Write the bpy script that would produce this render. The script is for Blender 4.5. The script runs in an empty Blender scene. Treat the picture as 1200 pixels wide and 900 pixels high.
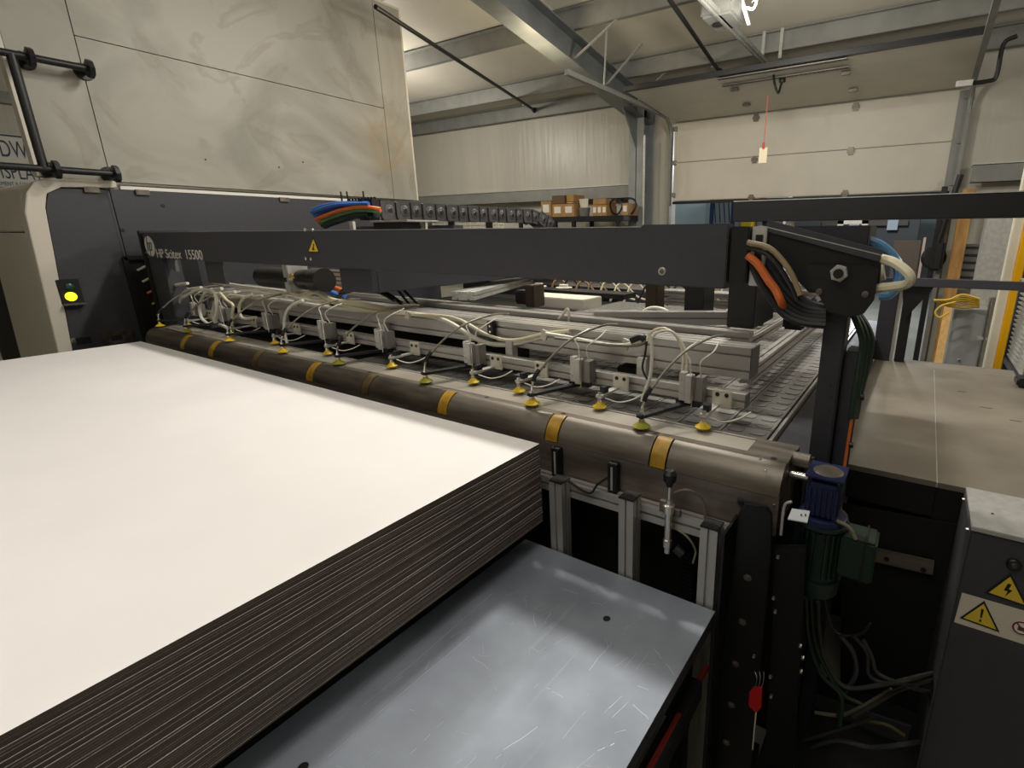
import bpy, bmesh, math, random
from mathutils import Vector, Matrix
random.seed(7)
SC = bpy.context.scene
COL = SC.collection

# ------------------------------------------------------------------ camera
F, PX, PY, H = 599.62, 708.66, 448.74, 1.75
yaw, pit, rol = [math.radians(a) for a in (121.454, 16.281, -0.2152)]
fw = Vector((math.cos(pit)*math.cos(yaw), math.cos(pit)*math.sin(yaw), -math.sin(pit)))
rt0 = Vector((math.sin(yaw), -math.cos(yaw), 0)); up0 = rt0.cross(fw)
RT = rt0*math.cos(rol) + up0*math.sin(rol); UP = RT.cross(fw)
CO = Vector((0, 0, H))
cam = bpy.data.cameras.new('camera'); cob = bpy.data.objects.new('camera', cam); COL.objects.link(cob)
cam.sensor_width = 36; cam.lens = 36*F/1200; cam.shift_x = (600-PX)/1200; cam.shift_y = (PY-450)/1200
cam.clip_start = 0.02
M = Matrix((RT, UP, -fw)).transposed().to_4x4(); M.translation = CO
cob.matrix_world = M; SC.camera = cob

def P(px, py, ax, v):                      # measured pixel -> point on a real plane x / y / z = v
    d = fw + RT*((px-PX)/F) - UP*((py-PY)/F)
    i = 'xyz'.index(ax); t = (v-CO[i])/d[i]
    return CO + d*t

# ------------------------------------------------------------------ light
def lin(c):
    return tuple(((u/255)/12.92 if u/255 <= .04045 else ((u/255+.055)/1.055)**2.4) for u in c)
w = bpy.data.worlds.new('world'); SC.world = w; w.use_nodes = True
w.node_tree.nodes['Background'].inputs[0].default_value = (*lin((205, 200, 188)), 1)
w.node_tree.nodes['Background'].inputs[1].default_value = 0.10
SC.view_settings.view_transform = 'Standard'; SC.view_settings.look = 'None'
SC.view_settings.exposure = 0.0; SC.view_settings.gamma = 1
def lamp(name, loc, size, power, col=(255, 246, 228), target=None, sy=None, spread=180):
    l = bpy.data.lights.new(name, 'AREA'); l.shape = 'RECTANGLE'; l.size = size; l.size_y = sy or size
    l.energy = power; l.color = lin(col); l.spread = math.radians(spread)
    o = bpy.data.objects.new(name, l); o.location = loc; COL.objects.link(o)
    if target: o.rotation_euler = (Vector(target)-Vector(loc)).to_track_quat('-Z', 'Y').to_euler()
    return o
def bulb(name, loc, r, power, col=(255, 243, 220)):
    l = bpy.data.lights.new(name, 'POINT'); l.shadow_soft_size = r; l.energy = power; l.color = lin(col)
    o = bpy.data.objects.new(name, l); o.location = loc; COL.objects.link(o); return o
W1, W2 = (255, 250, 240), (255, 248, 236)
lamp('bay_or_fill_lamp', (-1.5, 2.72, 3.88), .24, 54, W1, sy=.12)
lamp('bay_or_fill_lamp', (-3.1, 2.72, 3.88), .24, 34, W1, sy=.12)
lamp('bay_or_fill_lamp', (-7.2, 2.6, 3.9), .3, 40, W1, sy=.3)
lamp('bay_or_fill_lamp', (-3.2, -.9, 3.9), 1.6, 10, W1, sy=1.4)  # unseen front fill, added over the stack
lamp('bay_or_fill_lamp', (-.75, -.3, 3.9), 1.8, 40, W1, sy=1.8)  # added soft fill to brighten the metal table top
bulb('bay_or_fill_lamp', (-2.7, 2.7, 3.75), .12, 48, W1)  # added bulb to light the ceiling and its reflection in the table
bulb('bay_or_fill_lamp', (-.6, 2.6, 3.75), .12, 24, W1)  # second added bulb lifting the ceiling
bulb('bay_or_fill_lamp', (-3.9, 4.9, 3.35), .12, 26, (255, 236, 196))
bulb('bay_or_fill_lamp', (-1.4, 4.7, 3.3), .2, 70, W2)  # added bulb brightening the rear ceiling and the raised door
bulb('bay_or_fill_lamp', (-7.2, 5.0, 3.5), .2, 110, W2)  # added bulb for the left ceiling, unreached by downward lamps
bulb('bay_or_fill_lamp', (2.3, 3.9, 2.95), .2, 70, W2)  # added bulb out of view at right, brightens the door panels
bulb('bay_or_fill_lamp', (-1.2, 12, 3.4), .3, 420, (246, 250, 255))

# ------------------------------------------------------------------ materials
MATS = {}
def mat(name, col, rough=.5, metal=0, var=0, scale=8, col2=None, bump=0, bscale=60, stretch=None, emit=0, alpha=None, coat=0):
    if name in MATS: return MATS[name]
    m = bpy.data.materials.new(name); m.use_nodes = True; nt = m.node_tree; b = nt.nodes['Principled BSDF']
    c = lin(col)
    b.inputs['Base Color'].default_value = (*c, 1); b.inputs['Roughness'].default_value = rough; b.inputs['Metallic'].default_value = metal
    tc = nt.nodes.new('ShaderNodeTexCoord'); mp = nt.nodes.new('ShaderNodeMapping'); nt.links.new(tc.outputs['Object'], mp.inputs[0])
    if stretch: mp.inputs['Scale'].default_value = stretch
    if var or col2:
        n = nt.nodes.new('ShaderNodeTexNoise'); n.inputs['Scale'].default_value = scale; n.inputs['Detail'].default_value = 5
        nt.links.new(mp.outputs[0], n.inputs['Vector'])
        r = nt.nodes.new('ShaderNodeValToRGB'); r.color_ramp.elements[0].position = .35; r.color_ramp.elements[1].position = .65
        c2 = lin(col2) if col2 else tuple(min(1, x*(1+var)) for x in c)
        c1 = c if col2 else tuple(x*(1-var) for x in c)
        r.color_ramp.elements[0].color = (*c1, 1); r.color_ramp.elements[1].color = (*c2, 1)
        nt.links.new(n.outputs['Fac'], r.inputs[0]); nt.links.new(r.outputs[0], b.inputs['Base Color'])
        r2 = nt.nodes.new('ShaderNodeMapRange'); r2.inputs['To Min'].default_value = rough-.08; r2.inputs['To Max'].default_value = rough+.08
        nt.links.new(n.outputs['Fac'], r2.inputs[0]); nt.links.new(r2.outputs[0], b.inputs['Roughness'])
    if bump:
        n2 = nt.nodes.new('ShaderNodeTexNoise'); n2.inputs['Scale'].default_value = bscale; n2.inputs['Detail'].default_value = 3
        nt.links.new(mp.outputs[0], n2.inputs['Vector'])
        bp = nt.nodes.new('ShaderNodeBump'); bp.inputs['Strength'].default_value = bump; bp.inputs['Distance'].default_value = .01
        nt.links.new(n2.outputs['Fac'], bp.inputs['Height']); nt.links.new(bp.outputs[0], b.inputs['Normal'])
    if emit:
        b.inputs['Emission Color'].default_value = (*c, 1); b.inputs['Emission Strength'].default_value = emit
    MATS[name] = m; return m
M_dark = mat('graphite_paint', (60, 60, 65), .45, 0, .06, 30, bump=.05, bscale=400)
M_dark2 = mat('charcoal_paint', (48, 48, 54), .5, 0, .08, 30)
M_black = mat('black_plastic', (22, 22, 24), .45)
M_blackm = mat('black_metal', (28, 28, 30), .4, .3)
M_alu = mat('anodised_aluminium', (178, 175, 170), .34, .45, .03, 9)
M_aluY = mat('brushed_aluminium', (196, 193, 188), .38, .4, .1, 14)
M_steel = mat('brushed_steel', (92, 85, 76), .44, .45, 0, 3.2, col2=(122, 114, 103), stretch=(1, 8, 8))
M_steeld = mat('dark_brown_steel', (62, 55, 47), .46, .4, 0, 4, col2=(92, 84, 74), stretch=(1, 6, 6))
M_galv = mat('galvanised_steel', (190, 190, 184), .45, .5, .1, 30)
M_chrome = mat('chrome', (215, 212, 205), .2, .9)
M_white = mat('white_paint', (205, 198, 184), .5)
M_board = mat('white_board', (236, 232, 231), .62, 0, .01, 5)
M_core = mat('board_edge', (100, 89, 77), .8, 0, 0, 3, col2=(84, 74, 64), stretch=(1, 1, 60))
M_yel = mat('yellow_rubber', (206, 172, 10), .4)
M_olive = mat('olive_rubber', (150, 146, 30), .42)
M_belt = mat('amber_belt', (160, 122, 30), .45, 0, .25, 25)
M_beltd = mat('worn_amber_belt', (84, 66, 38), .5, 0, .25, 25)
M_hose = mat('cream_hose', (214, 206, 176), .4)
M_hosew = mat('white_hose', (214, 210, 196), .35)
M_hoseg = mat('grey_hose', (120, 114, 98), .4)
M_blue = mat('blue_cable', (52, 104, 186), .4)
M_lblue = mat('light_blue_hose', (96, 150, 196), .3)
M_orange = mat('orange_cable', (214, 108, 50), .45)
M_green = mat('green_cable', (70, 120, 66), .45)
M_dgreen = mat('dark_green_cable', (30, 48, 36), .5)
M_red = mat('red_plastic', (188, 26, 26), .4)
M_card = mat('cardboard', (158, 122, 78), .8, 0, .1, 12)
M_cardw = mat('paper_label', (222, 216, 204), .7)
M_wood = mat('sawn_timber', (190, 146, 84), .7, 0, 0, 3, col2=(150, 108, 58), stretch=(6, 6, 1))
M_yellow = mat('safety_yellow', (240, 178, 12), .4)
M_gboxblue = mat('gearbox_blue', (20, 28, 66), .4)
M_mgreen = mat('motor_green', (20, 38, 32), .45)
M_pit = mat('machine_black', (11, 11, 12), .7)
M_ink = mat('black_ink', (14, 14, 14), .5)
M_navy = mat('navy_ink', (30, 46, 82), .5)
M_stick = mat('sticker_yellow', (224, 192, 60), .45)
M_letter = mat('vinyl_white', (226, 222, 214), .5)

# ------------------------------------------------------------------ mesh helpers
class MB:
    def __init__(s): s.bm = bmesh.new()
    def box(s, x0, x1, y0, y1, z0, z1):
        v = [s.bm.verts.new(p) for p in ((x0,y0,z0),(x1,y0,z0),(x1,y1,z0),(x0,y1,z0),(x0,y0,z1),(x1,y0,z1),(x1,y1,z1),(x0,y1,z1))]
        for f in ((0,3,2,1),(4,5,6,7),(0,1,5,4),(1,2,6,5),(2,3,7,6),(3,0,4,7)): s.bm.faces.new([v[i] for i in f])
        return s
    def bar(s, a, b, w, h, upv=(0,0,1)):      # oriented box between a and b
        a, b = Vector(a), Vector(b); d = (b-a).normalized(); side = d.cross(Vector(upv))
        if side.length < 1e-5: side = Vector((1,0,0))
        side.normalize(); up = side.cross(d)
        v = [s.bm.verts.new(q+side*i*w/2+up*j*h/2) for q in (a, b) for i, j in ((-1,-1),(1,-1),(1,1),(-1,1))]
        for f in ((0,1,2,3),(7,6,5,4),(0,4,5,1),(1,5,6,2),(2,6,7,3),(3,7,4,0)): s.bm.faces.new([v[i] for i in f])
        return s
    def prism(s, poly, ax, a, b):             # polygon in the two other axes, extruded along ax
        i = 'xyz'.index(ax)
        def mk(p, t):
            q = list(p); q.insert(i, t); return s.bm.verts.new(q)
        A = [mk(p, a) for p in poly]; B = [mk(p, b) for p in poly]; n = len(poly)
        s.bm.faces.new(A); s.bm.faces.new(B[::-1])
        for k in range(n): s.bm.faces.new((A[k], B[k], B[(k+1) % n], A[(k+1) % n]))
        return s
    def poly3(s, pts, off):                   # planar polygon given in 3D, thickened by off
        off = Vector(off); A = [s.bm.verts.new(p) for p in pts]; B = [s.bm.verts.new(Vector(p)+off) for p in pts]; n = len(pts)
        s.bm.faces.new(A); s.bm.faces.new(B[::-1])
        for k in range(n): s.bm.faces.new((A[k], B[k], B[(k+1) % n], A[(k+1) % n]))
        return s
    def cyl(s, a, b, r, seg=16, r2=None):
        return s.lathe(a, b, [(0, r), (1, r if r2 is None else r2)], seg)
    def lathe(s, a, b, prof, seg=16):         # prof: (t along a-b, radius), capped
        a, b = Vector(a), Vector(b); d = b-a; z = d.normalized(); x = z.orthogonal().normalized(); y = z.cross(x)
        rings = []
        for t, r in prof:
            c = a+d*t; rings.append([s.bm.verts.new(c+x*r*math.cos(2*math.pi*k/seg)+y*r*math.sin(2*math.pi*k/seg)) for k in range(seg)])
        for A, B in zip(rings, rings[1:]):
            for k in range(seg): s.bm.faces.new((A[k], A[(k+1) % seg], B[(k+1) % seg], B[k]))
        s.bm.faces.new(rings[0][::-1]); s.bm.faces.new(rings[-1])
        return s
    def tube(s, pts, r, seg=8, smooth=5):
        pts = [Vector(p) for p in pts]
        if smooth and len(pts) > 2:
            q = [pts[0]*2-pts[1]]+pts+[pts[-1]*2-pts[-2]]; out = []
            for i in range(1, len(q)-2):
                p0, p1, p2, p3 = q[i-1:i+3]
                for k in range(smooth):
                    t = k/smooth
                    out.append(.5*((2*p1)+(p2-p0)*t+(2*p0-5*p1+4*p2-p3)*t*t+(3*p1-p0-3*p2+p3)*t**3))
            pts = out+[pts[-1]]
        rings = []; prev = None
        for i, p in enumerate(pts):
            d = (pts[min(i+1, len(pts)-1)]-pts[max(i-1, 0)]).normalized()
            x = d.orthogonal().normalized() if prev is None else (prev-d*prev.dot(d)).normalized()
            prev = x; y = d.cross(x)
            rings.append([s.bm.verts.new(p+x*r*math.cos(2*math.pi*k/seg)+y*r*math.sin(2*math.pi*k/seg)) for k in range(seg)])
        for A, B in zip(rings, rings[1:]):
            for k in range(seg): s.bm.faces.new((A[k], A[(k+1) % seg], B[(k+1) % seg], B[k]))
        s.bm.faces.new(rings[0][::-1]); s.bm.faces.new(rings[-1])
        return s
    def build(s, name, m, parent=None, bevel=0, smooth=True, bseg=2):
        bmesh.ops.recalc_face_normals(s.bm, faces=s.bm.faces)
        if bevel:
            es = [e for e in s.bm.edges if len(e.link_faces) == 2 and e.calc_face_angle(0) > .6]
            bmesh.ops.bevel(s.bm, geom=es, offset=bevel, segments=bseg, affect='EDGES', clamp_overlap=True)
        me = bpy.data.meshes.new(name); s.bm.to_mesh(me); s.bm.free()
        if smooth:
            for p in me.polygons: p.use_smooth = True
            me.set_sharp_from_angle(angle=math.radians(35))
        ms = m if isinstance(m, (list, tuple)) else [m]
        for k in ms: me.materials.append(k)
        o = bpy.data.objects.new(name, me); COL.objects.link(o)
        if parent:
            o.parent = parent; pm = Matrix.Translation(parent.location)
            pr = parent.parent
            while pr: pm = Matrix.Translation(pr.location) @ pm; pr = pr.parent
            me.transform(pm.inverted())
        return o
def thing(name, label, cat, loc=(0,0,0), group=None):
    o = bpy.data.objects.new(name, None); o.empty_display_size = .05; COL.objects.link(o); o.location = loc
    return tag(o, label, cat, group)
def tag(o, label, cat, group=None, kind=None):
    o['label'] = label; o['category'] = cat
    if group: o['group'] = group
    if kind: o['kind'] = kind
    return o
def struct(o, label=None, cat=None):
    o['kind'] = 'structure'
    if label: o['label'] = label
    if cat: o['category'] = cat
    return o
def copy_tree(o, parent=None):
    c = o.copy(); COL.objects.link(c)
    if parent: c.parent = parent
    for ch in list(o.children): copy_tree(ch, c)
    return c
def slotted(w, h, pitch=.04, sw=.009, sd=.009):   # T-slot outline, w x h, centred
    def side(L):
        n = max(1, round(L/pitch)); return [(-L/2+(k+.5)*L/n) for k in range(n)]
    pts = []
    for ux, uy, L, D in ((1,0,w,h/2), (0,1,h,w/2), (-1,0,w,h/2), (0,-1,h,w/2)):
        nx, ny = uy, -ux
        pts.append((-ux*L/2+nx*D, -uy*L/2+ny*D))
        for c in side(L):
            for a, dd in ((-sw/2, 0), (-sw/2, sd), (sw/2, sd), (sw/2, 0)):
                pts.append((ux*(c+a)+nx*(D-dd), uy*(c+a)+ny*(D-dd)))
    return pts
def profile(mb, a, b, w, h, pitch=.04, sw=.009, sd=.009):   # T-slot bar from a to b; w horizontal across, h other way
    a, b = Vector(a), Vector(b); d = (b-a).normalized()
    side = d.cross(Vector((0,0,1)))
    if side.length < 1e-4: side = Vector((1,0,0))
    side.normalize(); up = side.cross(d)
    o = [side*x+up*y for x, y in slotted(w, h, pitch, sw, sd)]
    return mb.poly3([a+q for q in o], b-a)
def text_mesh(body, size, name, m, mw, parent=None, extrude=.0006, align='LEFT', sx=1):
    cu = bpy.data.curves.new(name, 'FONT'); cu.body = body; cu.size = size; cu.extrude = extrude; cu.align_x = align
    t = bpy.data.objects.new(name, cu); COL.objects.link(t)
    dg = bpy.context.evaluated_depsgraph_get(); me = bpy.data.meshes.new_from_object(t.evaluated_get(dg))
    bpy.data.objects.remove(t); me.materials.clear(); me.materials.append(m)
    me.transform(mw @ Matrix.Diagonal((sx, 1, 1, 1)))
    o = bpy.data.objects.new(name, me); COL.objects.link(o)
    if parent: o.parent = parent; me.transform(Matrix.Translation(-parent.location))
    return o
FRONT = Matrix(((1,0,0,0),(0,0,-1,0),(0,1,0,0),(0,0,0,1)))        # text upright, facing -y
def front_at(x, y, z): return Matrix.Translation((x, y, z)) @ FRONT
SIDE = Matrix(((0,0,1,0),(1,0,0,0),(0,1,0,0),(0,0,0,1)))          # text upright, facing +x, reading along +y
def screw(mb, p, n, r=.006, h=.003): 
    p, n = Vector(p), Vector(n); mb.lathe(p-n*.002, p+n*h, [(0, r), (.6, r), (1, r*.7)], 10)

# ================================================================== the building
YW = 7.6                                    # plane of the far wall
RS = .167                                   # roof slope
def roofz(y): return 3.80 + RS*(YW-y)
M_ins = mat('vinyl_insulation', (196, 191, 178), .55, 0, .05, 1.2, bump=.35, bscale=3, stretch=(1, 1, .25))
M_insw = mat('wrinkled_insulation', (188, 184, 172), .38, 0, .05, 1.5, bump=.9, bscale=7, stretch=(1.6, 1.6, .12))
M_purlin = mat('grey_purlin', (132, 133, 128), .5, .25, .08, 6)
M_rafter = mat('grey_rafter', (116, 120, 121), .45, .2, .1, 5)
M_floor = mat('polished_concrete', (150, 150, 140), .35, 0, .1, 1.5, bump=.1, bscale=20)
M_door = mat('door_cream', (200, 194, 180), .5, 0, .04, 3, bump=.05, bscale=90)
struct(MB().box(-16, 8, -4, 30, -.1, 0).build('floor', M_floor, smooth=False))
ceil = struct(MB().poly3([(-16, -4, roofz(-4)), (8, -4, roofz(-4)), (8, YW+.1, roofz(YW+.1)), (-16, YW+.1, roofz(YW+.1))], (0, 0, .1)).build('ceiling', M_ins, smooth=False))
for y in (7.45, 6.72, 5.47, 4.2, 2.9, 1.6):
    z = roofz(y)-.012
    m = MB(); h = .19
    m.box(-14, 8, y-.004, y+.004, z-h, z).box(-14, 8, y, y+.06, z-h-.004, z-h+.004).box(-14, 8, y-.06, y, z-.008, z)
    m.box(-14, 8, y+.056, y+.062, z-h, z-h+.02)
    m.build('purlin', M_purlin, ceil)
# far wall : left of the door, right of the door, above the door
DX0, DX1 = -3.42, .17
wb = struct(MB().box(-16, DX0-.02, YW, YW+.15, 0, roofz(YW)+.05).box(DX1+.02, 8, YW, YW+.15, 0, roofz(YW)+.05).box(DX0-.02, DX1+.02, YW, YW+.15, 3.28, roofz(YW)+.05).build('wall_back', M_insw, smooth=False))
for a, b in ((-14, -3.95), (.3, 8)):
    MB().box(a, b, YW-.2, YW-.192, 2.28, 2.47).box(a, b, YW-.2, YW, 2.462, 2.47).box(a, b, YW-.2, YW-.14, 2.28, 2.288).build('girt', M_purlin, wb)
    MB().box(a, b, YW-.03, YW, 2.475, 2.50).build('flashing', M_galv, wb)
    MB().box(a, b, YW-.2, YW-.192, .9, 1.1).build('girt', M_purlin, wb)
wl = struct(MB().box(-12.2, -12, -4, YW, 0, 5.6).build('wall_left', M_insw, smooth=False))
for z in (1.2, 3.62): MB().box(-12, -11.85, -4, YW, z, z+.16).build('girt', M_purlin, wl)
struct(MB().box(8, 8.2, -4, YW, 0, 5.6).build('wall_right', M_insw, smooth=False))
struct(MB().box(-16, 8, -4.2, -4, 0, 6).build('wall_front', M_insw, smooth=False))
# next bay behind the open door
M_far = mat('far_bay_wall', (176, 182, 184), .6)
struct(MB().box(-9, 5, 23, 23.2, 0, 6).build('wall_far', M_far, smooth=False))
struct(MB().box(-9, 5, YW+.15, 23, 5.2, 5.3).build('ceiling_far', M_far, smooth=False))
struct(MB().box(-9.2, -9, YW+.15, 23, 0, 6).build('wall_far_left', M_far, smooth=False))
struct(MB().box(5, 5.2, YW+.15, 23, 0, 6).build('wall_far_right', M_far, smooth=False))

# steel frame : column and rafter
col = thing('steel_column', 'tall grey steel H column beside the left edge of the overhead door', 'column', (-3.83, 7.4, 0))
def ibeam_col(x0, x1, y0, y1, z0, z1, parent):
    MB().box(x0, x1, y0, y0+.012, z0, z1).build('flange', M_rafter, parent)
    MB().box(x0, x1, y1-.012, y1, z0, z1).build('flange', M_rafter, parent)
    MB().box((x0+x1)/2-.006, (x0+x1)/2+.006, y0, y1, z0, z1).build('web', M_rafter, parent)
M_rafter_keep = M_rafter; M_rafter = mat('grey_column', (142, 147, 147), .45, .2, .08, 5)
ibeam_col(-3.97, -3.73, 7.2, 7.52, 0, 3.5, col)
MB().cyl((-3.70, 7.17, .1), (-3.70, 7.17, 3.1), .018, 10).build('conduit', M_galv, col)
MB().box(-4.02, -3.68, 7.15, 7.56, 0, .02).build('base_plate', M_rafter, col)
M_rafter = M_rafter_keep
raf = thing('roof_rafter', 'dark grey tapered steel roof rafter rising from the column toward the upper left', 'beam', (-3.85, 7.4, 3.5))
def rz(y): return 3.58 + RS*(YW-y)
ry0, ry1 = 7.5, -2
def slab(x0, x1, f, t, nm):
    a = [(x0, ry0, f(ry0)), (x1, ry0, f(ry0)), (x1, ry1, f(ry1)), (x0, ry1, f(ry1))]
    MB().poly3(a, (0, 0, t)).build(nm, M_rafter, raf)
slab(-3.97, -3.73, lambda y: rz(y)-.014, .014, 'top_flange')
slab(-3.97, -3.73, lambda y: rz(y)-.30-.03*(YW-y)*0.2, .014, 'bottom_flange')
MB().prism([(ry0, rz(ry0)-.01), (ry0, rz(ry0)-.29), (ry1, rz(ry1)-.33), (ry1, rz(ry1)-.01)], 'x', -3.856, -3.844).build('web', M_rafter, raf)
MB().prism([(7.2, 3.58), (7.2, 2.95), (6.75, 3.46), (6.75, 3.6)], 'x', -3.86, -3.84).build('haunch_plate', M_rafter, raf)
for y in (6.2, 6.9): MB().bar((-3.75, y, rz(y)-.26), (-3.2, y-.1, roofz(y)-.15), .035, .006).build('flange_brace', M_galv, raf)
for y in (5.5,): MB().bar((-3.75, y, rz(y)-.26), (-3.1, y, roofz(y)-.15), .035, .006).build('flange_brace', M_galv, raf)

# overhead door
door = bpy.data.objects.new('door_1', None); COL.objects.link(door); struct(door, 'cream sectional overhead door, partly raised, panels curving onto overhead tracks')
zs = [2.21, 2.745, 3.275]
for a, b in zip(zs, zs[1:]):
    MB().box(DX0+.04, DX1-.02, YW-.09, YW-.045, a+.004, b-.004).build('door_panel', M_door, door, bevel=.006)
MB().poly3([(DX0+.04, 7.50, 3.29), (DX1-.02, 7.50, 3.29), (DX1-.02, 6.06, 3.395), (DX0+.04, 6.06, 3.395)], (0, .01, .045)).build('door_panel', M_door, door, bevel=.006)
MB().box(DX0+.04, DX1-.02, YW-.1, YW-.03, 2.17, 2.207).build('bottom_seal', M_blackm, door)
MB().box(DX0+.03, DX1-.01, 6.0, 6.058, 3.39, 3.44).build('stiffener', M_blackm, door)
for x, s in ((DX0+.0, -1), (DX1+.0, 1)):
    MB().box(x-.02, x+.02, YW-.16, YW-.10, 0, 3.1).build('track', M_purlin, door)
    MB().tube([(x, YW-.13, 3.05), (x, YW-.16, 3.2), (x, YW-.27, 3.3), (x, YW-.45, 3.34)], .028, 8).build('track_curve', M_purlin, door)
    MB().box(x-.025, x+.025, 4.86, YW-.43, 3.315, 3.365).build('track', M_purlin, door)
    MB().bar((x, 5.6, 3.36), (x+.05, 5.6, roofz(5.6)-.05), .03, .004).build('track_hanger', M_galv, door)
    for z in (2.3, 2.745, 3.2): MB().box(x-.06 if s > 0 else x+.02, x-.02 if s > 0 else x+.08, YW-.12, YW-.09, z-.03, z+.03).build('roller_bracket', M_purlin, door)
MB().box(DX0+.04, DX0+.07, YW-.1, YW-.09, 2.75, 3.26).build('end_stile', M_white, door)
MB().box(DX1-.11, DX1-.02, YW-.1, YW-.09, 2.2, 3.26).build('end_stile', M_purlin, door)
for q in ((886, 138), (1003, 125), (884, 187), (997, 177), (880, 232), (990, 227)):
    c = P(*q, 'y', YW-.1); x, z = c.x, c.z
    MB().box(x-.03, x+.03, YW-.104, YW-.088, z-.045, z+.045).box(x-.045, x+.045, YW-.1, YW-.088, z-.02, z+.02).build('hinge', M_steel, door)
def onpanel(fx, y): return (DX0+(DX1-DX0)*fx, y, 3.29+(7.5-y)*.105/1.44)
for q in ((861, 107), (875, 120), (991, 88), (1000, 103)):
    c = P(*q, 'z', 3.33); zp = onpanel(0, c.y)[2]; MB().box(c.x-.05, c.x+.05, c.y-.03, c.y+.03, zp-.035, zp-.004).build('hinge', M_steel, door, bevel=.01)
M_angle = mat('punched_steel_angle', (120, 118, 110), .5, .6)
for y, p0, p1 in ((6.62, (841, 99), (992, 75)), (6.45, (847, 105), (994, 82))):
    a, b = P(*p0, 'z', 3.33), P(*p1, 'z', 3.33); y = (a.y+b.y)/2; a.z = b.z = onpanel(0, y)[2]
    m = MB().box(a.x, b.x, y-.03, y+.03, a.z-.02, a.z-.013).box(a.x, b.x, y+.026, y+.03, a.z-.02, a.z-.004)
    m.build('punched_angle', M_angle, door)
    m = MB()
    n = 30
    for k in range(n): xx = a.x+(b.x-a.x)*(k+.5)/n; m.box(xx-.016, xx+.016, y-.012, y+.012, a.z-.0225, a.z-.0198)
    o = m.build('slot_row', M_ink, door); o['kind'] = 'stuff'
# door opener
op = thing('door_opener', 'grey garage door opener with motor head and rail above the overhead door', 'opener', (-1.6, 4.6, 3.6))
p = P(905, 84, 'z', 3.62); ox, oy = p.x, p.y
MB().box(ox-.03, ox+.03, 3.9, oy, 3.62, 3.66).box(ox-.01, ox+.01, 3.9, oy, 3.60, 3.62).build('rail', M_purlin, op)
hp_ = P(853, 22, 'z', 3.68)
MB().box(hp_.x-.16, hp_.x+.14, hp_.y-.3, hp_.y+.1, 3.62, 3.80).build('motor_head', M_purlin, op, bevel=.02)
MB().box(hp_.x-.1, hp_.x+.04, hp_.y-.25, hp_.y+.02, 3.8, 3.9).build('cover', M_black, op, bevel=.01)
MB().cyl((hp_.x-.06, hp_.y-.1, 3.605), (hp_.x-.06, hp_.y-.1, 3.62), .05, 20).build('vent', M_black, op)
for dx in (-.02, .18): MB().bar((ox+dx, oy-.4, 3.64), (ox+dx, oy-.38, roofz(oy-.4)-.02), .035, .005).build('hanger', M_galv, op)
MB().tube([Vector((ox, oy-.03, 3.6)), P(906, 85, 'y', 6.3), P(908, 100, 'y', 6.3), P(912, 109, 'y', 6.3), P(915, 100, 'y', 6.35), P(917, 94, 'y', 6.4)], .013, 6).build('arm', M_black, op)
c = P(917, 93, 'y', 6.4); MB().cyl(c-Vector((0, 0, .03)), c+Vector((0, 0, .03)), .035, 12).build('arm_joint', M_black, op)
lf = thing('work_light', 'bright white LED work light bracket hanging beside the opener motor', 'light', tuple(P(874, 12, 'z', 3.7)))
q = Vector(lf.location)
ML = mat('led_white', (250, 252, 255), .4, emit=2.5)
MB().poly3([q+Vector((-.07, 0, .1)), q+Vector((-.03, 0, .1)), q+Vector((.05, 0, -.12)), q+Vector((.02, 0, -.12))], (0, .02, 0)).build('bracket', M_letter, lf)
MB().tube([q+Vector((.02, .0, .14)), q+Vector((.09, 0, .08)), q+Vector((.07, 0, 0)), q+Vector((.0, 0, .02))], .012, 8).build('lamp_tube', ML, lf)
MB().tube([q+Vector((.1, .0, .2)), q+Vector((.1, 0, .1)), q+Vector((.05, 0, .05))], .006, 6).build('cord', M_white, lf)
rc = thing('pull_cord', 'thin red emergency pull cord with a cream tag in front of the door', 'cord', tuple(P(900, 112, 'y', 6.5)))
a, b, c_ = P(900, 112, 'y', 6.3), P(895, 173, 'y', 6.3), P(894, 191, 'y', 6.3)
MB().tube([a, b], .005, 6).build('cord', mat('faded_red_cord', (196, 92, 72), .6), rc)
MB().box(b.x-.045, b.x+.045, 6.295, 6.305, c_.z, b.z).build('tag', mat('cream_tag', (232, 220, 190), .6), rc)
MB().box(b.x-.012, b.x+.012, 6.28, 6.29, b.z-.01, b.z+.05).build('knot', M_red, rc)
ob = thing('bolt_latch', 'black cable latch arm at the right end of the raised door panel', 'latch', tuple(P(1140, 99, 'y', 6.6)))
MB().tube([P(1122, 99, 'y', 6.6), P(1158, 95, 'y', 6.6), P(1168, 88, 'y', 6.6), P(1176, 52, 'y', 6.6), P(1192, 42, 'y', 6.6)], .02, 8).build('lever', M_black, ob)
MB().bar(P(1120, 99, 'y', 6.58), P(1140, 97, 'y', 6.58), .05, .05).build('bracket', M_galv, ob)
# black sprinkler pipes under the roof
for i, (a, b, lab) in enumerate(((P(440, 8, 'z', 3.72), P(626, 129, 'z', 3.72), 'black pipe rod under the ceiling ending left of the steel rafter'),
                                 (P(770, -22, 'z', 3.75), P(843, 84, 'z', 3.75), 'black pipe rod hanging right of the rafter and left of the opener'))):
    t = thing('ceiling_pipe', lab, 'pipe', tuple(b), 'black rods under the roof')
    MB().tube([a, b], .022, 8).build('pipe', M_black, t)
    for k in (.9, .97): 
        s = a+(b-a)*k; MB().tube([s, Vector((s.x-.05, s.y, roofz(s.y)-.18))], .006, 5).build('hanger_wire', M_galv, t)
    MB().lathe(b-(b-a).normalized()*.05, b+(b-a).normalized()*.06, [(0, .03), (.5, .045), (1, .02)], 10).build('end_fitting', M_blackm, t)

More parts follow.
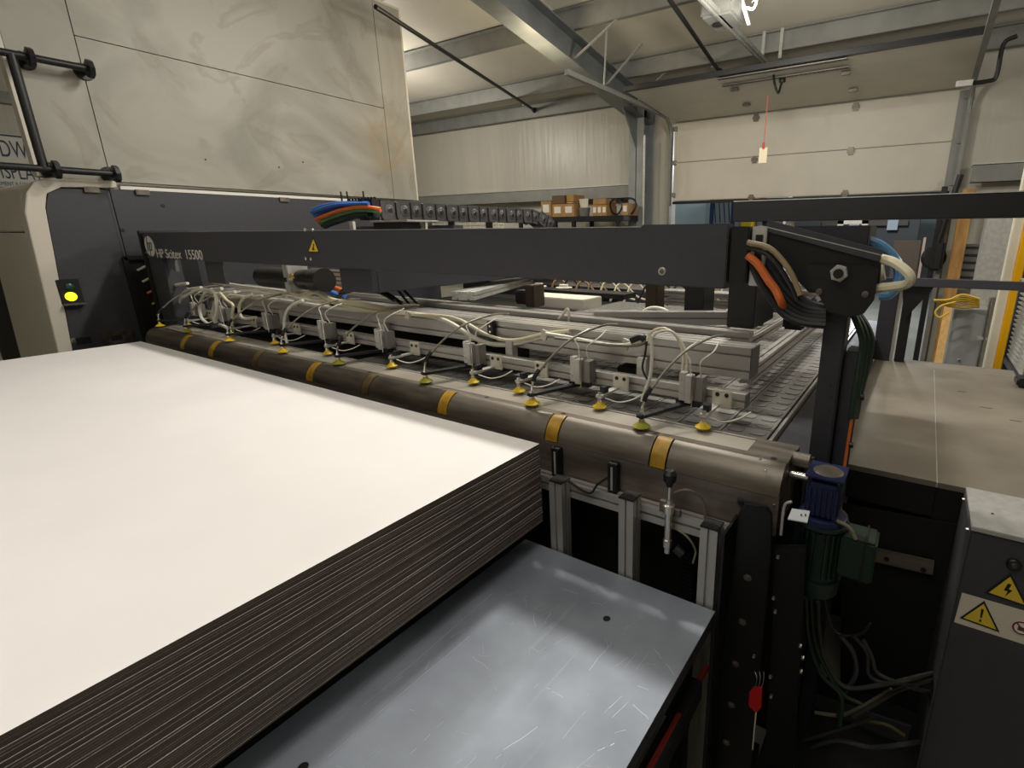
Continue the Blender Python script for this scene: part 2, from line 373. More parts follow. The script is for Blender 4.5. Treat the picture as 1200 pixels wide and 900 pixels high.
# wall shelf with cartons, in front of the far wall
sh = thing('storage_shelf', 'dark storage rack standing against the far wall left of the column', 'shelf', (-4.9, 7.1, 0))
def W(px, py, y): return P(px, py, 'y', y)
a, b = W(640, 262, 7.1), W(742, 256, 7.1)
sx0, sx1, sz = W(640, 255, 7.1).x-.3, W(744, 255, 7.1).x, W(700, 254, 7.1).z
MB().box(sx0, sx1, 6.75, 7.3, sz-.07, sz).build('shelf_board', M_blackm, sh)
MB().box(sx0, sx1, 6.75, 7.3, sz-.9, sz-.84).build('shelf_board', M_blackm, sh)
for x in (sx0+.03, (sx0+sx1)/2-.25, (sx0+sx1)/2+.1, sx1-.1):
    for y in (6.77, 7.28): MB().box(x-.03, x+.03, y-.02, y+.02, 0, sz-.07).build('upright', M_blackm, sh)
def carton(px0, px1, ptop, lab, m=M_card, dy=.0, zb=None, labels=1, lm=M_cardw):
    x0, x1 = W(px0, 245, 6.85+dy).x, W(px1, 245, 6.85+dy).x; z0 = sz if zb is None else zb; z1 = W((px0+px1)/2, ptop, 6.85+dy).z
    t = thing('carton', lab, 'box', ((x0+x1)/2, 7.0+dy, z0), 'cartons on the far rack')
    MB().box(x0, x1, 6.85+dy, 7.15+dy, z0, z1).build('box_body', m, t, bevel=.004)
    xc = (x0+x1)/2
    MB().box(x0+.005, x1-.005, 6.99+dy, 7.01+dy, z1-.001, z1+.003).build('tape', M_cardw, t)
    for k in range(labels):
        xx = x0+(x1-x0)*(k+.5)/labels
        MB().box(xx-(x1-x0)*.3/labels, xx+(x1-x0)*.3/labels, 6.845+dy, 6.852+dy, z0+(z1-z0)*.3, z0+(z1-z0)*.8).build('label', lm, t)
    return z1
carton(634, 646, 236, 'pale brown carton at the left end of the far rack')
zc = carton(647, 673, 239, 'low wide brown carton with two white labels on the far rack', labels=2)
carton(647, 662, 229, 'open brown carton stacked on the wide carton at the rack left', mat('dark_cardboard', (96, 74, 50), .8), zb=zc+.004, labels=0)
zc = carton(663.5, 673, 237, 'small brown carton with yellow label on the far rack', zb=zc+.004, lm=M_stick)
carton(664, 672.5, 228, 'smallest carton on top of the yellow-labelled one', zb=zc+.004, labels=0)
zc = carton(694, 711, 240, 'square brown carton with three white labels mid rack', labels=3)
carton(695, 710, 233, 'flat brown carton lying on the three-label carton', zb=zc+.004, labels=0)
carton(729, 736, 238, 'narrow brown carton between coils at the rack right', labels=1)
t = thing('bucket_of_tubes', 'grey bucket holding pale paper rolls on the far rack', 'bucket', (W(685, 250, 6.9).x, 7.0, sz), None)
bx, bz = W(685, 250, 6.95).x, sz
MB().lathe((bx, 6.95, bz), (bx, 6.95, bz+.13), [(0, .07), (1, .09)], 18).build('bucket_body', mat('grey_plastic', (110, 108, 104), .5), t)
for k in range(5): MB().cyl((bx-.05+.025*k, 6.95, bz+.1), (bx-.07+.035*k, 6.93, bz+.26), .014, 8).build('paper_roll', M_cardw, t)
for px, lab in ((722, 'black cable coil on the far rack beside the narrow carton'), (738, 'black hose loop at the right end of the far rack')):
    c = W(px, 243, 6.95); pts = [(c.x+.1*math.cos(k*.5), 6.95+.02*math.sin(k), sz+.13+.11*math.sin(k*.5)) for k in range(26)]
    tag(MB().tube(pts, .014, 6, 2).build('cable_coil', M_black), lab, 'cable', 'coils on the far rack')

# beyond the door : racks and a dark machine
fr = thing('pallet_rack', 'blue and red pallet rack in the bay beyond the open door', 'rack', (-4.2, 13, 0))
MB().box(-6.6, -4.9, 12.9, 13.4, 0, 2.6).build('white_panel', mat('pale_blue_panel', (196, 214, 220), .5), fr)
for x in (-4.75, -4.2, -3.4): 
    MB().box(x-.04, x+.04, 12.9, 12.98, 0, 3).build('upright', mat('rack_blue', (40, 66, 110), .5), fr)
MB().box(-4.75, -3.4, 12.88, 12.98, 2.52, 2.64).build('beam', mat('rack_red', (196, 60, 40), .5), fr)
for k in range(4): MB().bar((-4.7+.12*k, 12.95, 2.5), (-4.64+.12*k, 12.95, 2.0), .02, .02).build('brace', M_navy, fr)
tag(MB().box(-3.9, -3.55, 12.5, 12.85, 0, 2.75).build('yellow_drum', mat('mustard', (164, 140, 30), .5), bevel=.05), 'mustard yellow container beyond the door opening', 'container')
tag(MB().box(-3.3, -2.8, 12.5, 12.85, 0, 2.6).build('white_carton', mat('pale_board', (206, 212, 214), .5), bevel=.01), 'pale carton beyond the door right of the mustard container', 'box')
fm = thing('far_printer', 'dark wide machine with two white tags seen through the door opening', 'machine', (-1.2, 11, 0))
fm.location = (-1.9, 17.6, 0)
MB().box(-4.1, -.75, 17.6, 19, .0, .8).build('body', M_dark2, fm, bevel=.03)
MB().box(-4.1, -.3, 18.6, 19.6, .8, 2.5).build('backboard', mat('slate_panel', (84, 86, 88), .5), fm, bevel=.02)
MB().box(-3.0, -.6, 18.3, 18.5, 1.95, 2.1).build('rail', mat('brown_rail', (96, 84, 70), .5), fm)
for x in (-2.05, -1.0): MB().box(x-.14, x+.14, 18.26, 18.298, 1.82, 2.15).build('tag', mat('blue_white_tag', (214, 226, 238), .5), fm)
MB().bar((-3.9, 17.5, 1.75), (-1.5, 17.5, 1.3), .05, .26).build('hood', M_dark2, fm)
MB().box(-1.55, -1.4, 17.3, 17.6, .75, 1.3).build('hook', M_black, fm, bevel=.02)
bc = P(1076, 300, 'y', 16.6)
tag(MB().box(bc.x-.62, bc.x+.02, 16.6, 17.4, 0, 1.55).build('brown_panel', mat('brown_board', (98, 82, 66), .7), bevel=.005), 'tall brown cardboard panel leaning beyond the door opening', 'board')
tag(MB().box(bc.x+.06, bc.x+.12, 16.4, 16.5, 0, 1.62).build('pink_strip', mat('pale_wood_strip', (206, 170, 150), .6)), 'thin pale strip standing beside the brown panel beyond the door', 'strip')

# right of the door : hoist, timber, electrical boxes, guard
t = thing('chain_hoist', 'black hand chain hoist wheel on the right door track', 'hoist', tuple(P(1098, 300, 'y', 7.3)))
c = P(1094, 302, 'y', 7.3)
MB().lathe((c.x, 7.26, c.z), (c.x, 7.34, c.z), [(0, .1), (.3, .13), (.5, .1), (.7, .13), (1, .1)], 24).build('wheel', M_black, t)
MB().box(c.x-.02, c.x+.1, 7.2, 7.3, c.z-.15, c.z+.2).build('housing', M_black, t, bevel=.03)
MB().tube([(c.x+.02, 7.25, c.z+.15), (c.x+.12, 7.25, c.z+.9)], .03, 8).build('shaft', M_blackm, t)
for px in (1090, 1098): 
    a, b = P(px+10, 262, 'y', 7.35), P(px-12, 412, 'y', 7.35)
for i, (p0, p1, m, ww, lab) in enumerate((((1097, 258), (1077, 418), M_black, .06, 'black steel door jamb post at the right of the opening'),
                               ((1106, 258), (1085, 418), M_purlin, .05, 'grey steel track post beside the black jamb'))):
    a = P(*p0, 'y', 7.35); b = P(*p1, 'y', 7.35); xc = (a.x+b.x)/2
    tag(MB().box(xc-ww/2, xc+ww/2, 7.3, 7.4, 0, 2.25).build('jamb_post', m, bevel=.004), lab, 'post')
a = P(1126, 262, 'y', 7.2); 
tag(MB().box(a.x-.04, a.x+.08, 7.1, 7.25, .0, 2.2).build('timber_post', M_wood, bevel=.004), 'rough brown timber post standing right of the door track', 'post')
b = P(1108, 400, 'y', 6.2)
tag(MB().bar((b.x, 6.2, -.02), (b.x+.02, 6.7, 1.0), .13, .05, (0, 1, 0)).build('timber_plank', mat('fresh_timber', (214, 172, 104), .6, 0, .12, 6, stretch=(5, 5, 1)), bevel=.003), 'short light timber plank leaning against the timber post', 'plank')
a, b = P(1131, 262, 'y', 7.3), P(1158, 262, 'y', 7.3)
t = thing('wall_louvre', 'pale wall vent panel with horizontal ribs behind the conduits', 'vent', (a.x, 7.4, 1.2))
zz0, zz1 = P(1145, 330, 'y', 7.3).z, P(1145, 286, 'y', 7.3).z
MB().box(a.x, b.x+.1, 7.35, 7.4, zz0, zz1).build('panel', M_purlin, t)
for k in range(5): z = zz0+(zz1-zz0)*(k+.5)/5; MB().box(a.x+.04, b.x+.06, 7.335, 7.352, z-.012, z+.012).build('rib', M_dark2, t)
def pbox(px0, py0, px1, py1, y, d, nm, m, lab, cat, bevel=.004):
    a, b = P(px0, py0, 'y', y), P(px1, py1, 'y', y)
    return tag(MB().box(a.x, b.x, y, y+d, b.z, a.z).build(nm, m, bevel=bevel), lab, cat)
M_ebox = mat('electrical_grey', (150, 152, 150), .5, .1)
pbox(1160, 240, 1182, 372, 5.6, .25, 'electrical_trough', M_galv, 'tall galvanised trunking above the grey junction box', 'trunking')
t = thing('junction_box', 'grey upright electrical cabinet standing behind the right side table', 'cabinet', tuple(P(1130, 420, 'y', 5.3)))
a, b = P(1122, 361, 'y', 5.3), P(1147, 425, 'y', 5.3)
MB().box(a.x-.02, b.x, 5.3, 5.6, 0, a.z).build('cabinet_body', M_ebox, t, bevel=.006)
MB().box(a.x+.0, b.x-.02, 5.29, 5.3, .1, a.z-.03).build('front_door', M_ebox, t, bevel=.003)
m = MB(); s = P(1124, 422, 'y', 5.29); screw(m, s, (0, -1, 0), .012, .01); m.build('screw', M_chrome, t)
t = thing('conduit_pipe', 'bright steel conduit pipe clamped beside the grey cabinet', 'pipe', tuple(P(1150, 425, 'y', 5.2)))
a = P(1156, 384, 'y', 5.2); MB().cyl((a.x, 5.2, 0), (a.x, 5.2, a.z+.25), .022, 12).build('pipe', M_chrome, t)
MB().box(a.x-.05, a.x+.05, 5.18, 5.25, a.z-.1, a.z-.08).build('clamp', M_galv, t)
t = thing('cable_bundle', 'loose bundle of yellow cables sticking out of the grey cabinet', 'cable', tuple(P(1125, 355, 'y', 5.2)))
for k in range(7):
    y = 5.15+.02*k; dz = (k-3)*2.6
    MB().tube([P(1148, 355+dz*.6, 'y', y), P(1128, 353+dz, 'y', y), P(1112, 355+dz*.5, 'y', y), P(1094+k*1.5, 354+dz*.3, 'y', y)], .008, 6).build('cable', mat('yellow_cable', (226, 190, 70), .5), t)
MB().tube([P(1120, 354, 'y', 5.1), P(1104, 358, 'y', 5.1), P(1096, 366, 'y', 5.1), P(1101, 372, 'y', 5.1), P(1112, 366, 'y', 5.1)], .008, 6).build('cable', MATS['yellow_cable'], t)
gy = 4.5
a = P(1170, 431, 'y', gy)
tag(MB().box(a.x-.085, a.x-.03, gy, gy+.1, 0, 2.4).build('guard_post', mat('cream_guard_strip', (230, 224, 204), .5), bevel=.004), 'cream upright guard strip beside the yellow one', 'post')
tag(MB().box(a.x-.03, a.x+.02, gy-.02, gy+.1, 0, 2.4).build('guard_post', M_yellow, bevel=.004), 'bright yellow upright machine guard post', 'post')
tag(MB().box(a.x+.023, a.x+.05, gy-.02, gy+.1, 0, 2.4).build('guard_post', mat('blue_grey_post', (58, 62, 92), .5), bevel=.004), 'thin dark blue upright just right of the yellow post', 'post')
t = thing('louvred_guard', 'slatted grey louvre guard at the right end of the side table', 'guard', (.6, 3.6, .9))
x = .56
MB().box(x-.01, x+.03, 4.3, 4.34, .8, 1.45).build('frame_post', M_dark, t)
MB().box(x-.01, x+.03, 3.50, 3.54, .8, 1.45).build('frame_post', M_dark, t)
MB().box(x-.01, x+.03, 3.50, 4.34, 1.42, 1.46).build('frame_rail', M_galv, t)
MB().box(x-.01, x+.03, 3.50, 4.34, .90, .94).build('frame_rail', M_dark, t)
for k in range(16): z = .96+k*.029; MB().bar((x+.01, 3.54, z), (x+.01, 4.3, z), .022, .008).build('slat', M_galv, t)
MB().box(x-.05, x+.04, 3.38, 3.5, .955, 1.0).build('foot', M_black, t, bevel=.01)
# company sign on the left wall
sg = thing('wall_sign', 'white company sign with navy capital letters on the far left wall', 'sign', (-11.9, 3.2, 2.6))
tl = P(-30, 158, 'x', -11.9); br = P(52, 214, 'x', -11.9)
MB().box(-11.95, -11.9, tl.y-.6, br.y+.5, P(10, 219, 'x', -11.9).z, P(10, 157, 'x', -11.9).z).build('sign_board', mat('sign_white', (214, 214, 208), .5), sg)
def sidetext(s, px, py, hpx, sx):
    a = P(px, py, 'x', -11.895); b = P(px, py-hpx, 'x', -11.895)
    text_mesh(s, (b.z-a.z)/.72, 'lettering', M_navy, Matrix.Translation((-11.895, a.y, a.z)) @ SIDE, sg, sx=sx)
sidetext('DWIN', 1, 183, 20, .5); sidetext('DISPLAY', -11, 208, 18, .5); sidetext('EMENT & SIGN', -1, 217, 5, .6)
MB().box(-11.9, -11.89, tl.y-.6, br.y+.5, P(10, 160, 'x', -11.9).z, P(10, 158, 'x', -11.9).z).build('sign_edge', M_navy, sg)
# ================================================================== board stack and tables
ST = 1.10
NB = 56; TH = .00505
proto = None
for k in range(NB):
    z1 = ST-k*TH
    if k < 2 or proto is None:
        m = MB().box(-1.611, 1.611, -.85, .85, -TH+.00025, 0)
        o = m.build('printing_board', [M_board, M_core], smooth=False)
        for p in o.data.polygons: p.material_index = 0 if abs(p.normal.z) > .5 else 1
        if k >= 1: proto = o
    else:
        o = proto.copy(); COL.objects.link(o)
    j = random.uniform(-.0003, .0003) if k else 0
    if k in (3, 7, 9, 14, 16, 21, 22, 27, 31, 33, 38, 40, 44, 47, 49, 52): j += random.choice((-.0014, .0004))
    o.location = (-2.589+j, .345+random.uniform(-.002, .002), z1)
    if k == 0: tag(o, 'topmost blank white printing board of the tall stack', 'board', 'boards in the stack')
    elif k == NB-1: tag(o, 'lowest board of the stack, just above the dark gap', 'board', 'boards in the stack')
    else: tag(o, 'white board with brown cut edge inside the tall stack', 'board', 'boards in the stack')
pl = thing('stack_lift', 'black lift platform carrying the tall stack of boards', 'platform', (-2.6, .3, 0))
MB().box(-4.15, -1.075, -.45, 1.16, .73, ST-NB*TH-.001).build('deck', M_pit, pl)
for x in (-4.0, -2.6, -1.25): MB().box(x-.08, x+.08, -.4, 1.1, .0, .73).build('carriage', M_pit, pl)
# metal side table
M_tab = bpy.data.materials.new('scratched_steel_sheet'); M_tab.use_nodes = True
nt = M_tab.node_tree; b = nt.nodes['Principled BSDF']; tc = nt.nodes.new('ShaderNodeTexCoord')
b.inputs['Metallic'].default_value = .35
def noise(sc, det=4, rotz=0, st=(1, 1, 1)):
    mp = nt.nodes.new('ShaderNodeMapping'); mp.inputs['Rotation'].default_value = (0, 0, rotz); mp.inputs['Scale'].default_value = st
    n = nt.nodes.new('ShaderNodeTexNoise'); n.inputs['Scale'].default_value = sc; n.inputs['Detail'].default_value = det
    nt.links.new(tc.outputs['Object'], mp.inputs[0]); nt.links.new(mp.outputs[0], n.inputs['Vector']); return n
def ramp(n, p0, p1, c0, c1):
    r = nt.nodes.new('ShaderNodeValToRGB'); r.color_ramp.elements[0].position = p0; r.color_ramp.elements[1].position = p1
    r.color_ramp.elements[0].color = c0; r.color_ramp.elements[1].color = c1; nt.links.new(n.outputs[0], r.inputs[0]); return r
base = ramp(noise(5, 6), .35, .7, (*lin((136, 142, 154)), 1), (*lin((160, 167, 178)), 1))
sc_ = None
for sc, rz_, th in ((26, .5, .70), (30, -.7, .71), (22, 1.3, .71)):
    r = ramp(noise(sc, 2, rz_, (1, .05, 1)), th+.03, th+.06, (0, 0, 0, 1), (.12, .12, .12, 1))
    if sc_ is None: sc_ = r
    else:
        ad = nt.nodes.new('ShaderNodeMixRGB'); ad.blend_type = 'ADD'; ad.inputs[0].default_value = 1
        nt.links.new(sc_.outputs[0], ad.inputs[1]); nt.links.new(r.outputs[0], ad.inputs[2]); sc_ = ad
mx = nt.nodes.new('ShaderNodeMixRGB'); mx.inputs[2].default_value = (*lin((205, 210, 215)), 1)
nt.links.new(sc_.outputs[0], mx.inputs[0]); nt.links.new(base.outputs[0], mx.inputs[1]); nt.links.new(mx.outputs[0], b.inputs['Base Color'])
rr = ramp(noise(7, 5), .3, .7, (.55,)*3+(1,), (.65,)*3+(1,)); nt.links.new(rr.outputs[0], b.inputs['Roughness'])
TZ = .72
tb = thing('side_table', 'scratched blue-grey sheet metal table beside the stack of boards', 'table', (-.7, .6, 0))
MB().box(-1.06, -.367, -.75, 1.195, TZ-.003, TZ).build('table_top', M_tab, tb)
MB().box(-.372, -.369, -.75, 1.19, TZ-.05, TZ-.003).build('edge_flange', M_dark, tb)
MB().box(-1.06, -.367, 1.19, 1.193, TZ-.05, TZ-.003).build('edge_flange', M_dark, tb)
for q in ((711, 725), (355, 899)):
    c = P(*q, 'z', TZ); MB().lathe(c, c+Vector((0, 0, .0006)), [(0, .0105), (1, .0105)], 20).build('bolt_hole', M_ink, tb)
M_scr = mat('scratch_bright', (188, 194, 200), .45, .3)
m = MB()
for a, b_ in (((577, 696), (405, 846)), ((505, 742), (460, 778)), ((550, 745), (385, 886)), ((470, 793), (410, 838)), ((575, 640), (520, 690)), ((625, 720), (627, 735)), ((646, 718), (638, 731)), ((690, 785), (715, 755)), ((640, 806), (660, 816)), ((553, 770), (576, 786)), ((620, 758), (640, 768)), ((520, 845), (480, 885)), ((590, 880), (640, 845)), ((660, 690), (690, 700)), ((766, 760), (790, 790)), ((700, 880), (720, 872)), ((742, 826), (760, 842))):
    p, q = P(*a, 'z', TZ+.0002), P(*b_, 'z', TZ+.0002)
    n = 5; pts = [p+(q-p)*k/n+Vector((random.uniform(-.002, .002), random.uniform(-.002, .002), 0)) for k in range(n+1)]
    for u, v in zip(pts, pts[1:]):
        if random.random() < .85: m.bar(u, v, .0011, .0004)
for k in range(110):
    x, y = random.uniform(-1.0, -.4), random.uniform(.1, 1.12)
    a_ = random.choice((1.25, 1.35, 1.5, .3, 2.4, random.uniform(0, 3.1))); l = random.uniform(.008, .05)*(1.6 if 1.2 < a_ < 1.6 else .7)
    m.bar((x, y, TZ+.0002), (x+l*math.cos(a_), y+l*math.sin(a_), TZ+.0002), random.uniform(.0004, .0008), .0003)
o = m.build('scratches', M_scr, tb); o['kind'] = 'stuff'
for x in (-1.0, -.42):
    for y in (-.6, 1.1): MB().box(x-.02, x+.02, y-.02, y+.02, 0, TZ-.005).build('leg', M_blackm, tb)
MB().box(-.40, -.36, -.7, 1.1, .50, .56).build('side_rail', M_black, tb)
a, b_ = P(828, 782, 'x', -.375), P(760, 905, 'x', -.375)
tag(MB().bar(a, b_+(b_-a)*.4, .012, .022).build('red_strip', mat('dull_red_strip', (130, 36, 30), .5)), 'dull red strip running under the right edge of the metal table', 'strip')

# ================================================================== infeed cover, roller belts, bed
XL, XR = -4.475, -.245
cv = thing('infeed_cover', 'long brushed steel infeed cover with rounded nose behind the board stack', 'cover', (-2.6, 1.4, .93))
bxs = [x*.966 for x in (-4.044, -3.646, -3.126, -2.578, -2.126, -1.61, -1.049, -.631)]
bw = .058
nose = [(1.361, 1.14), (1.348, 1.1365), (1.334, 1.128), (1.320, 1.114), (1.309, 1.097), (1.302, 1.078), (1.30, 1.062), (1.315, 1.062), (1.322, 1.09), (1.345, 1.118), (1.361, 1.125)]
ed = [XL]+[v for x in bxs for v in (x-bw/2, x+bw/2)]+[XR]
for i in range(0, len(ed), 2):
    MB().prism(nose, 'x', ed[i]+.0015, ed[i+1]-.0015).build('nose_plate', M_steel if ed[i] > -1.7 else M_steeld, cv)  # plates further left get the darker steel tone
M_ledge = mat('lit_ledge', (196, 190, 178), .36, .4, 0, 2.2, col2=(160, 152, 138))
MB().box(XL, XR, 1.362, 1.392, 1.125, 1.14).build('top_plate', M_steel, cv)
MB().box(XL, XR-.12, 1.3925, 1.482, 1.125, 1.1395).build('ledge_plate', M_ledge, cv)  # pale colour stops where the light patch ends, painting the lit part
MB().box(XR-.1195, XR, 1.3925, 1.482, 1.125, 1.1395).build('end_ledge', M_steel, cv)
MB().box(XL, XR-.12, 1.486, 1.494, 1.125, 1.142).build('edge_rod', M_alu, cv)
MB().box(XL, XR, 1.4945, 1.535, 1.10, 1.128).build('rear_lip', M_steel, cv)
MB().box(XL, XR, 1.30, 1.312, .945, 1.0605).build('front_plate', M_steel, cv)
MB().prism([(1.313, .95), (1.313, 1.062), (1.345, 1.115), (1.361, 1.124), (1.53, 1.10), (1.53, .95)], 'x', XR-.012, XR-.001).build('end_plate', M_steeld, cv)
wid = [M_belt, M_belt, M_beltd, M_belt, M_beltd, M_belt, M_belt, M_belt]
for x, mm in zip(bxs, wid):
    full = [(1.366, 1.1412)]+[(y-.0012, z+.0012) for y, z in nose[:7]]+[(1.306, 1.062), (1.308, 1.078), (1.320, 1.1), (1.34, 1.123), (1.366, 1.1402)]
    MB().prism(full, 'x', x-bw/2+.004, x+bw/2-.004).build('feed_belt', mm, cv)
for q in ((897, 552), (907, 592), (891, 538)): m = MB(); screw(m, P(*q, 'y', 1.299), (0, -1, 0), .004); m.build('screw', M_chrome, cv)
c = P(878, 589, 'y', 1.30); s_ = MB().box(c.x-.032, c.x+.03, 1.29, 1.2995, c.z-.010, c.z+.008).build('slot_bracket', M_dark2, cv)
MB().box(c.x-.026, c.x-.012, 1.287, 1.2899, c.z-.006, c.z+.004).build('slot', M_ink, s_)
for k in range(12):
    x = -4.3+k*.365; MB().lathe((x, 1.377, 1.14), (x, 1.377, 1.1408), [(0, .009), (1, .009)], 12).build('port_hole', M_ink, cv)
# under-structure
base = thing('machine_base', 'black machine base under the infeed cover and feed bed', 'machine', (-2.6, 2.5, 0))
MB().box(XL, -.5, 1.40, 1.53, 0, .93).build('front_body', M_pit, base)
MB().box(XL, -.24, 1.54, 4.48, 0, 1.06).build('bed_body', M_pit, base)
MB().box(-.335, -.20, 1.55, 4.48, 1.06, 1.09).build('side_cover', M_dark2, base, bevel=.003)
m = MB()
for y in (1.72, 1.86, 2.1, 2.4): MB().lathe((-.235, y, 1.09), (-.235, y, 1.094), [(0, .006), (1, .004)], 10).build('screw', M_chrome, base)
tag(MB().box(-.245, .212, -.3, 1.87, .0, .03).build('pit_shade_tray', M_pit), 'black tray added to keep the pit floor dark under the cables', 'tray')  # added black sheet, stands for the deep shade on the pit floor
# feed bed with padded belts
bed = thing('feed_bed', 'flat vacuum feed bed of grey belts with rounded pads under the grippers', 'conveyor', (-2, 2.7, 1.06))
MB().box(-4.46, -.36, 1.54, 4.48, 1.062, 1.085).build('bed_plate', M_pit, bed)
MB().box(-.352, -.342, 1.54, 4.48, 1.062, 1.104).build('side_rail', M_alu, bed)
M_bbelt = mat('grey_belt_rubber', (142, 140, 136), .32, .1, .1, 12)
M_pad = mat('grey_pad_rubber', (146, 144, 140), .3, .1, .08, 20)
bwid = .152; pitch = .076
nb = 14
for i in range(nb):
    x1 = -.365-i*(bwid+.005)
    MB().box(x1-bwid, x1, 1.545, 4.48, 1.086, 1.096).build('belt', M_bbelt, bed)
def padbm():
    m = MB(); o = []; s = .0275
    for cx, cy in ((1, 1), (-1, 1), (-1, -1), (1, -1)):
        for k in range(3):
            a = math.atan2(cy, cx)+(k-1)*math.pi/4
            o.append(((s-.015)*cx+.015*math.cos(a), (s-.015)*cy+.015*math.sin(a)))
    return m, o
m, o = padbm(); m.poly3([(x, y, 0) for x, y in o], (0, 0, .0022)); 
M_line = mat('belt_joint', (60, 60, 60), .6)
p0 = m.build('belt_pad', [M_pad, M_line], None, smooth=False)
for q in p0.data.polygons: q.material_index = 0 if abs(q.normal.z) > .5 else 1; npad = 0
rest = MB()
cells = []
for i in range(nb):
    for jx in (.038, .114):
        for r in range(38):
            cells.append((-.365-i*(bwid+.005)-jx, 1.585+r*pitch))
cells.sort(key=lambda c: math.hypot(c[0]+.1, c[1]))
used = False
for n, (x, y) in enumerate(cells):
    if n < 290:
        q = p0 if n == 0 else p0.copy()
        if n: COL.objects.link(q)
        q.parent = bed; q.location = Vector((x, y, 1.096))-bed.location
    else:
        rest.poly3([(x+a, y+b_, 1.096) for a, b_ in o], (0, 0, .0022))
q = rest.build('belt_pads', M_pad, bed, smooth=False); q['kind'] = 'stuff'
m = MB()
for r in range(20): m.box(-.36-nb*(bwid+.005), -.362, 1.547+r*pitch*2-.0015, 1.547+r*pitch*2+.0015, 1.0955, 1.0964)
m.build('belt_joints', M_line, bed)['kind'] = 'stuff'

# ================================================================== cross beam
BY = 1.5
bm_ = thing('cross_beam', 'long charcoal cross beam with white lettering spanning the feeder', 'beam', (-2.6, 1.55, 1.59))
L0 = -4.72
MB().prism([(L0, 1.593), (-3.9, 1.596), (-.497, 1.590), (-.497, 1.776), (-.78, 1.776), (-.78, 1.768), (L0, 1.768)], 'y', BY, BY+.05).build('beam_body', M_dark, bm_, bevel=.003)
MB().box(L0, -.78, BY+.004, BY+.046, 1.7685, 1.771).build('top_edge_strip', M_galv, bm_)
MB().box(-.493, -.44, BY+.012, BY+.13, 1.606, 1.768).build('end_cap', M_black, bm_, bevel=.003)
MB().box(-.437, -.395, BY+.03, BY+.12, 1.60, 1.768).build('end_bracket', M_aluY, bm_, bevel=.002)
MB().box(-.425, -.405, BY+.026, BY+.0295, 1.64, 1.745).build('bracket_slot', M_ink, bm_)
MB().box(L0-.01, -4.50, BY+.006, BY+.11, 0.0, 1.592).build('left_leg', M_dark, bm_, bevel=.003)
MB().box(L0-.05, L0-.012, BY-.01, BY+.3, 0.0, 1.78).build('left_side_plate', M_black, bm_, bevel=.003)
MB().prism([(-2.478, 1.471), (-2.229, 1.485), (-2.229, 1.59), (-2.478, 1.59)], 'y', BY+.03, BY+.06).build('lower_cover', M_dark2, bm_)
MB().box(-2.478, -2.229, BY+.06, 3.1, 1.478, 1.585).build('lower_box', M_dark2, bm_, bevel=.003)
MB().box(-3.93, -3.70, BY+.03, BY+.05, 1.455, 1.59).build('hanger_plate', M_dark, bm_)
MB().prism([(-4.66, 1.59), (-4.38, 1.59), (-4.38, 1.51), (-4.6, 1.56)], 'y', BY+.03, BY+.05).build('hanger_plate', mat('mid_grey_paint', (96, 96, 100), .45), bm_)
c = P(776, 318, 'y', BY)
MB().lathe(c, c+Vector((0, -.004, 0)), [(0, .013), (.6, .013), (1, .011)], 20).build('bolt_washer', M_galv, bm_)
MB().lathe(c+Vector((0, -.004, 0)), c+Vector((0, -.008, 0)), [(0, .0075), (1, .007)], 6).build('bolt_head', M_steel, bm_)
m = MB()
for q in ((358, 303), (364, 303.5), (357, 269.5), (366, 269.5), (171, 296)): m = MB(); screw(m, P(q[0], q[1], 'y', BY), (0, -1, 0), .008); m.build('screw', M_chrome, bm_)
# emblem : white disc with slanted letters
c = P(175.5, 288.5, 'y', BY); ex, ez = .078, .068
pts = [(c.x+ex*math.cos(a*math.pi/18), c.z+ez*math.sin(a*math.pi/18)) for a in range(36)]
MB().prism(pts, 'y', BY-.0015, BY).build('emblem_disc', M_letter, bm_, smooth=False)
m = MB(); s = ex/.078
def stroke(pts_, wd=.011): 
    for (x0, z0), (x1, z1) in zip(pts_, pts_[1:]): m.bar((c.x+x0, BY-.0018, c.z+z0), (c.x+x1, BY-.0018, c.z+z1), .0012, wd, (0, 0, 1)) if False else m.poly3([(c.x+x0-wd/2, BY-.0025, c.z+z0), (c.x+x0+wd/2, BY-.0025, c.z+z0), (c.x+x1+wd/2, BY-.0025, c.z+z1), (c.x+x1-wd/2, BY-.0025, c.z+z1)], (0, .0009, 0))
def hbar(x0, x1, z, h=.009): m.box(c.x+x0, c.x+x1, BY-.0025, BY-.0016, c.z+z-h/2, c.z+z+h/2)
stroke([(-.016, .066), (-.046, -.034)]); stroke([(-.008, .022), (-.022, -.034)]); hbar(-.03, -.008, .022)
stroke([(.014, .026), (-.014, -.066)]); hbar(.014, .040, .022); stroke([(.040, .022), (.028, -.026)]); hbar(.004, .03, -.026)
m.build('emblem_letters', M_dark, bm_)
t0, t1 = P(184.5, 302.5, 'y', BY), P(238, 303, 'y', BY)
o = text_mesh('HP Scitex  15500', .085, 'lettering', M_letter, Matrix.Identity(4), None, .0006)
wdt = max(v.co.x for v in o.data.vertices)
o.data.transform(Matrix.Translation(-bm_.location) @ front_at(t0.x, BY-.001, t0.z+.004) @ Matrix.Diagonal(((t1.x-t0.x)/wdt, 1, 1, 1))); o.parent = bm_
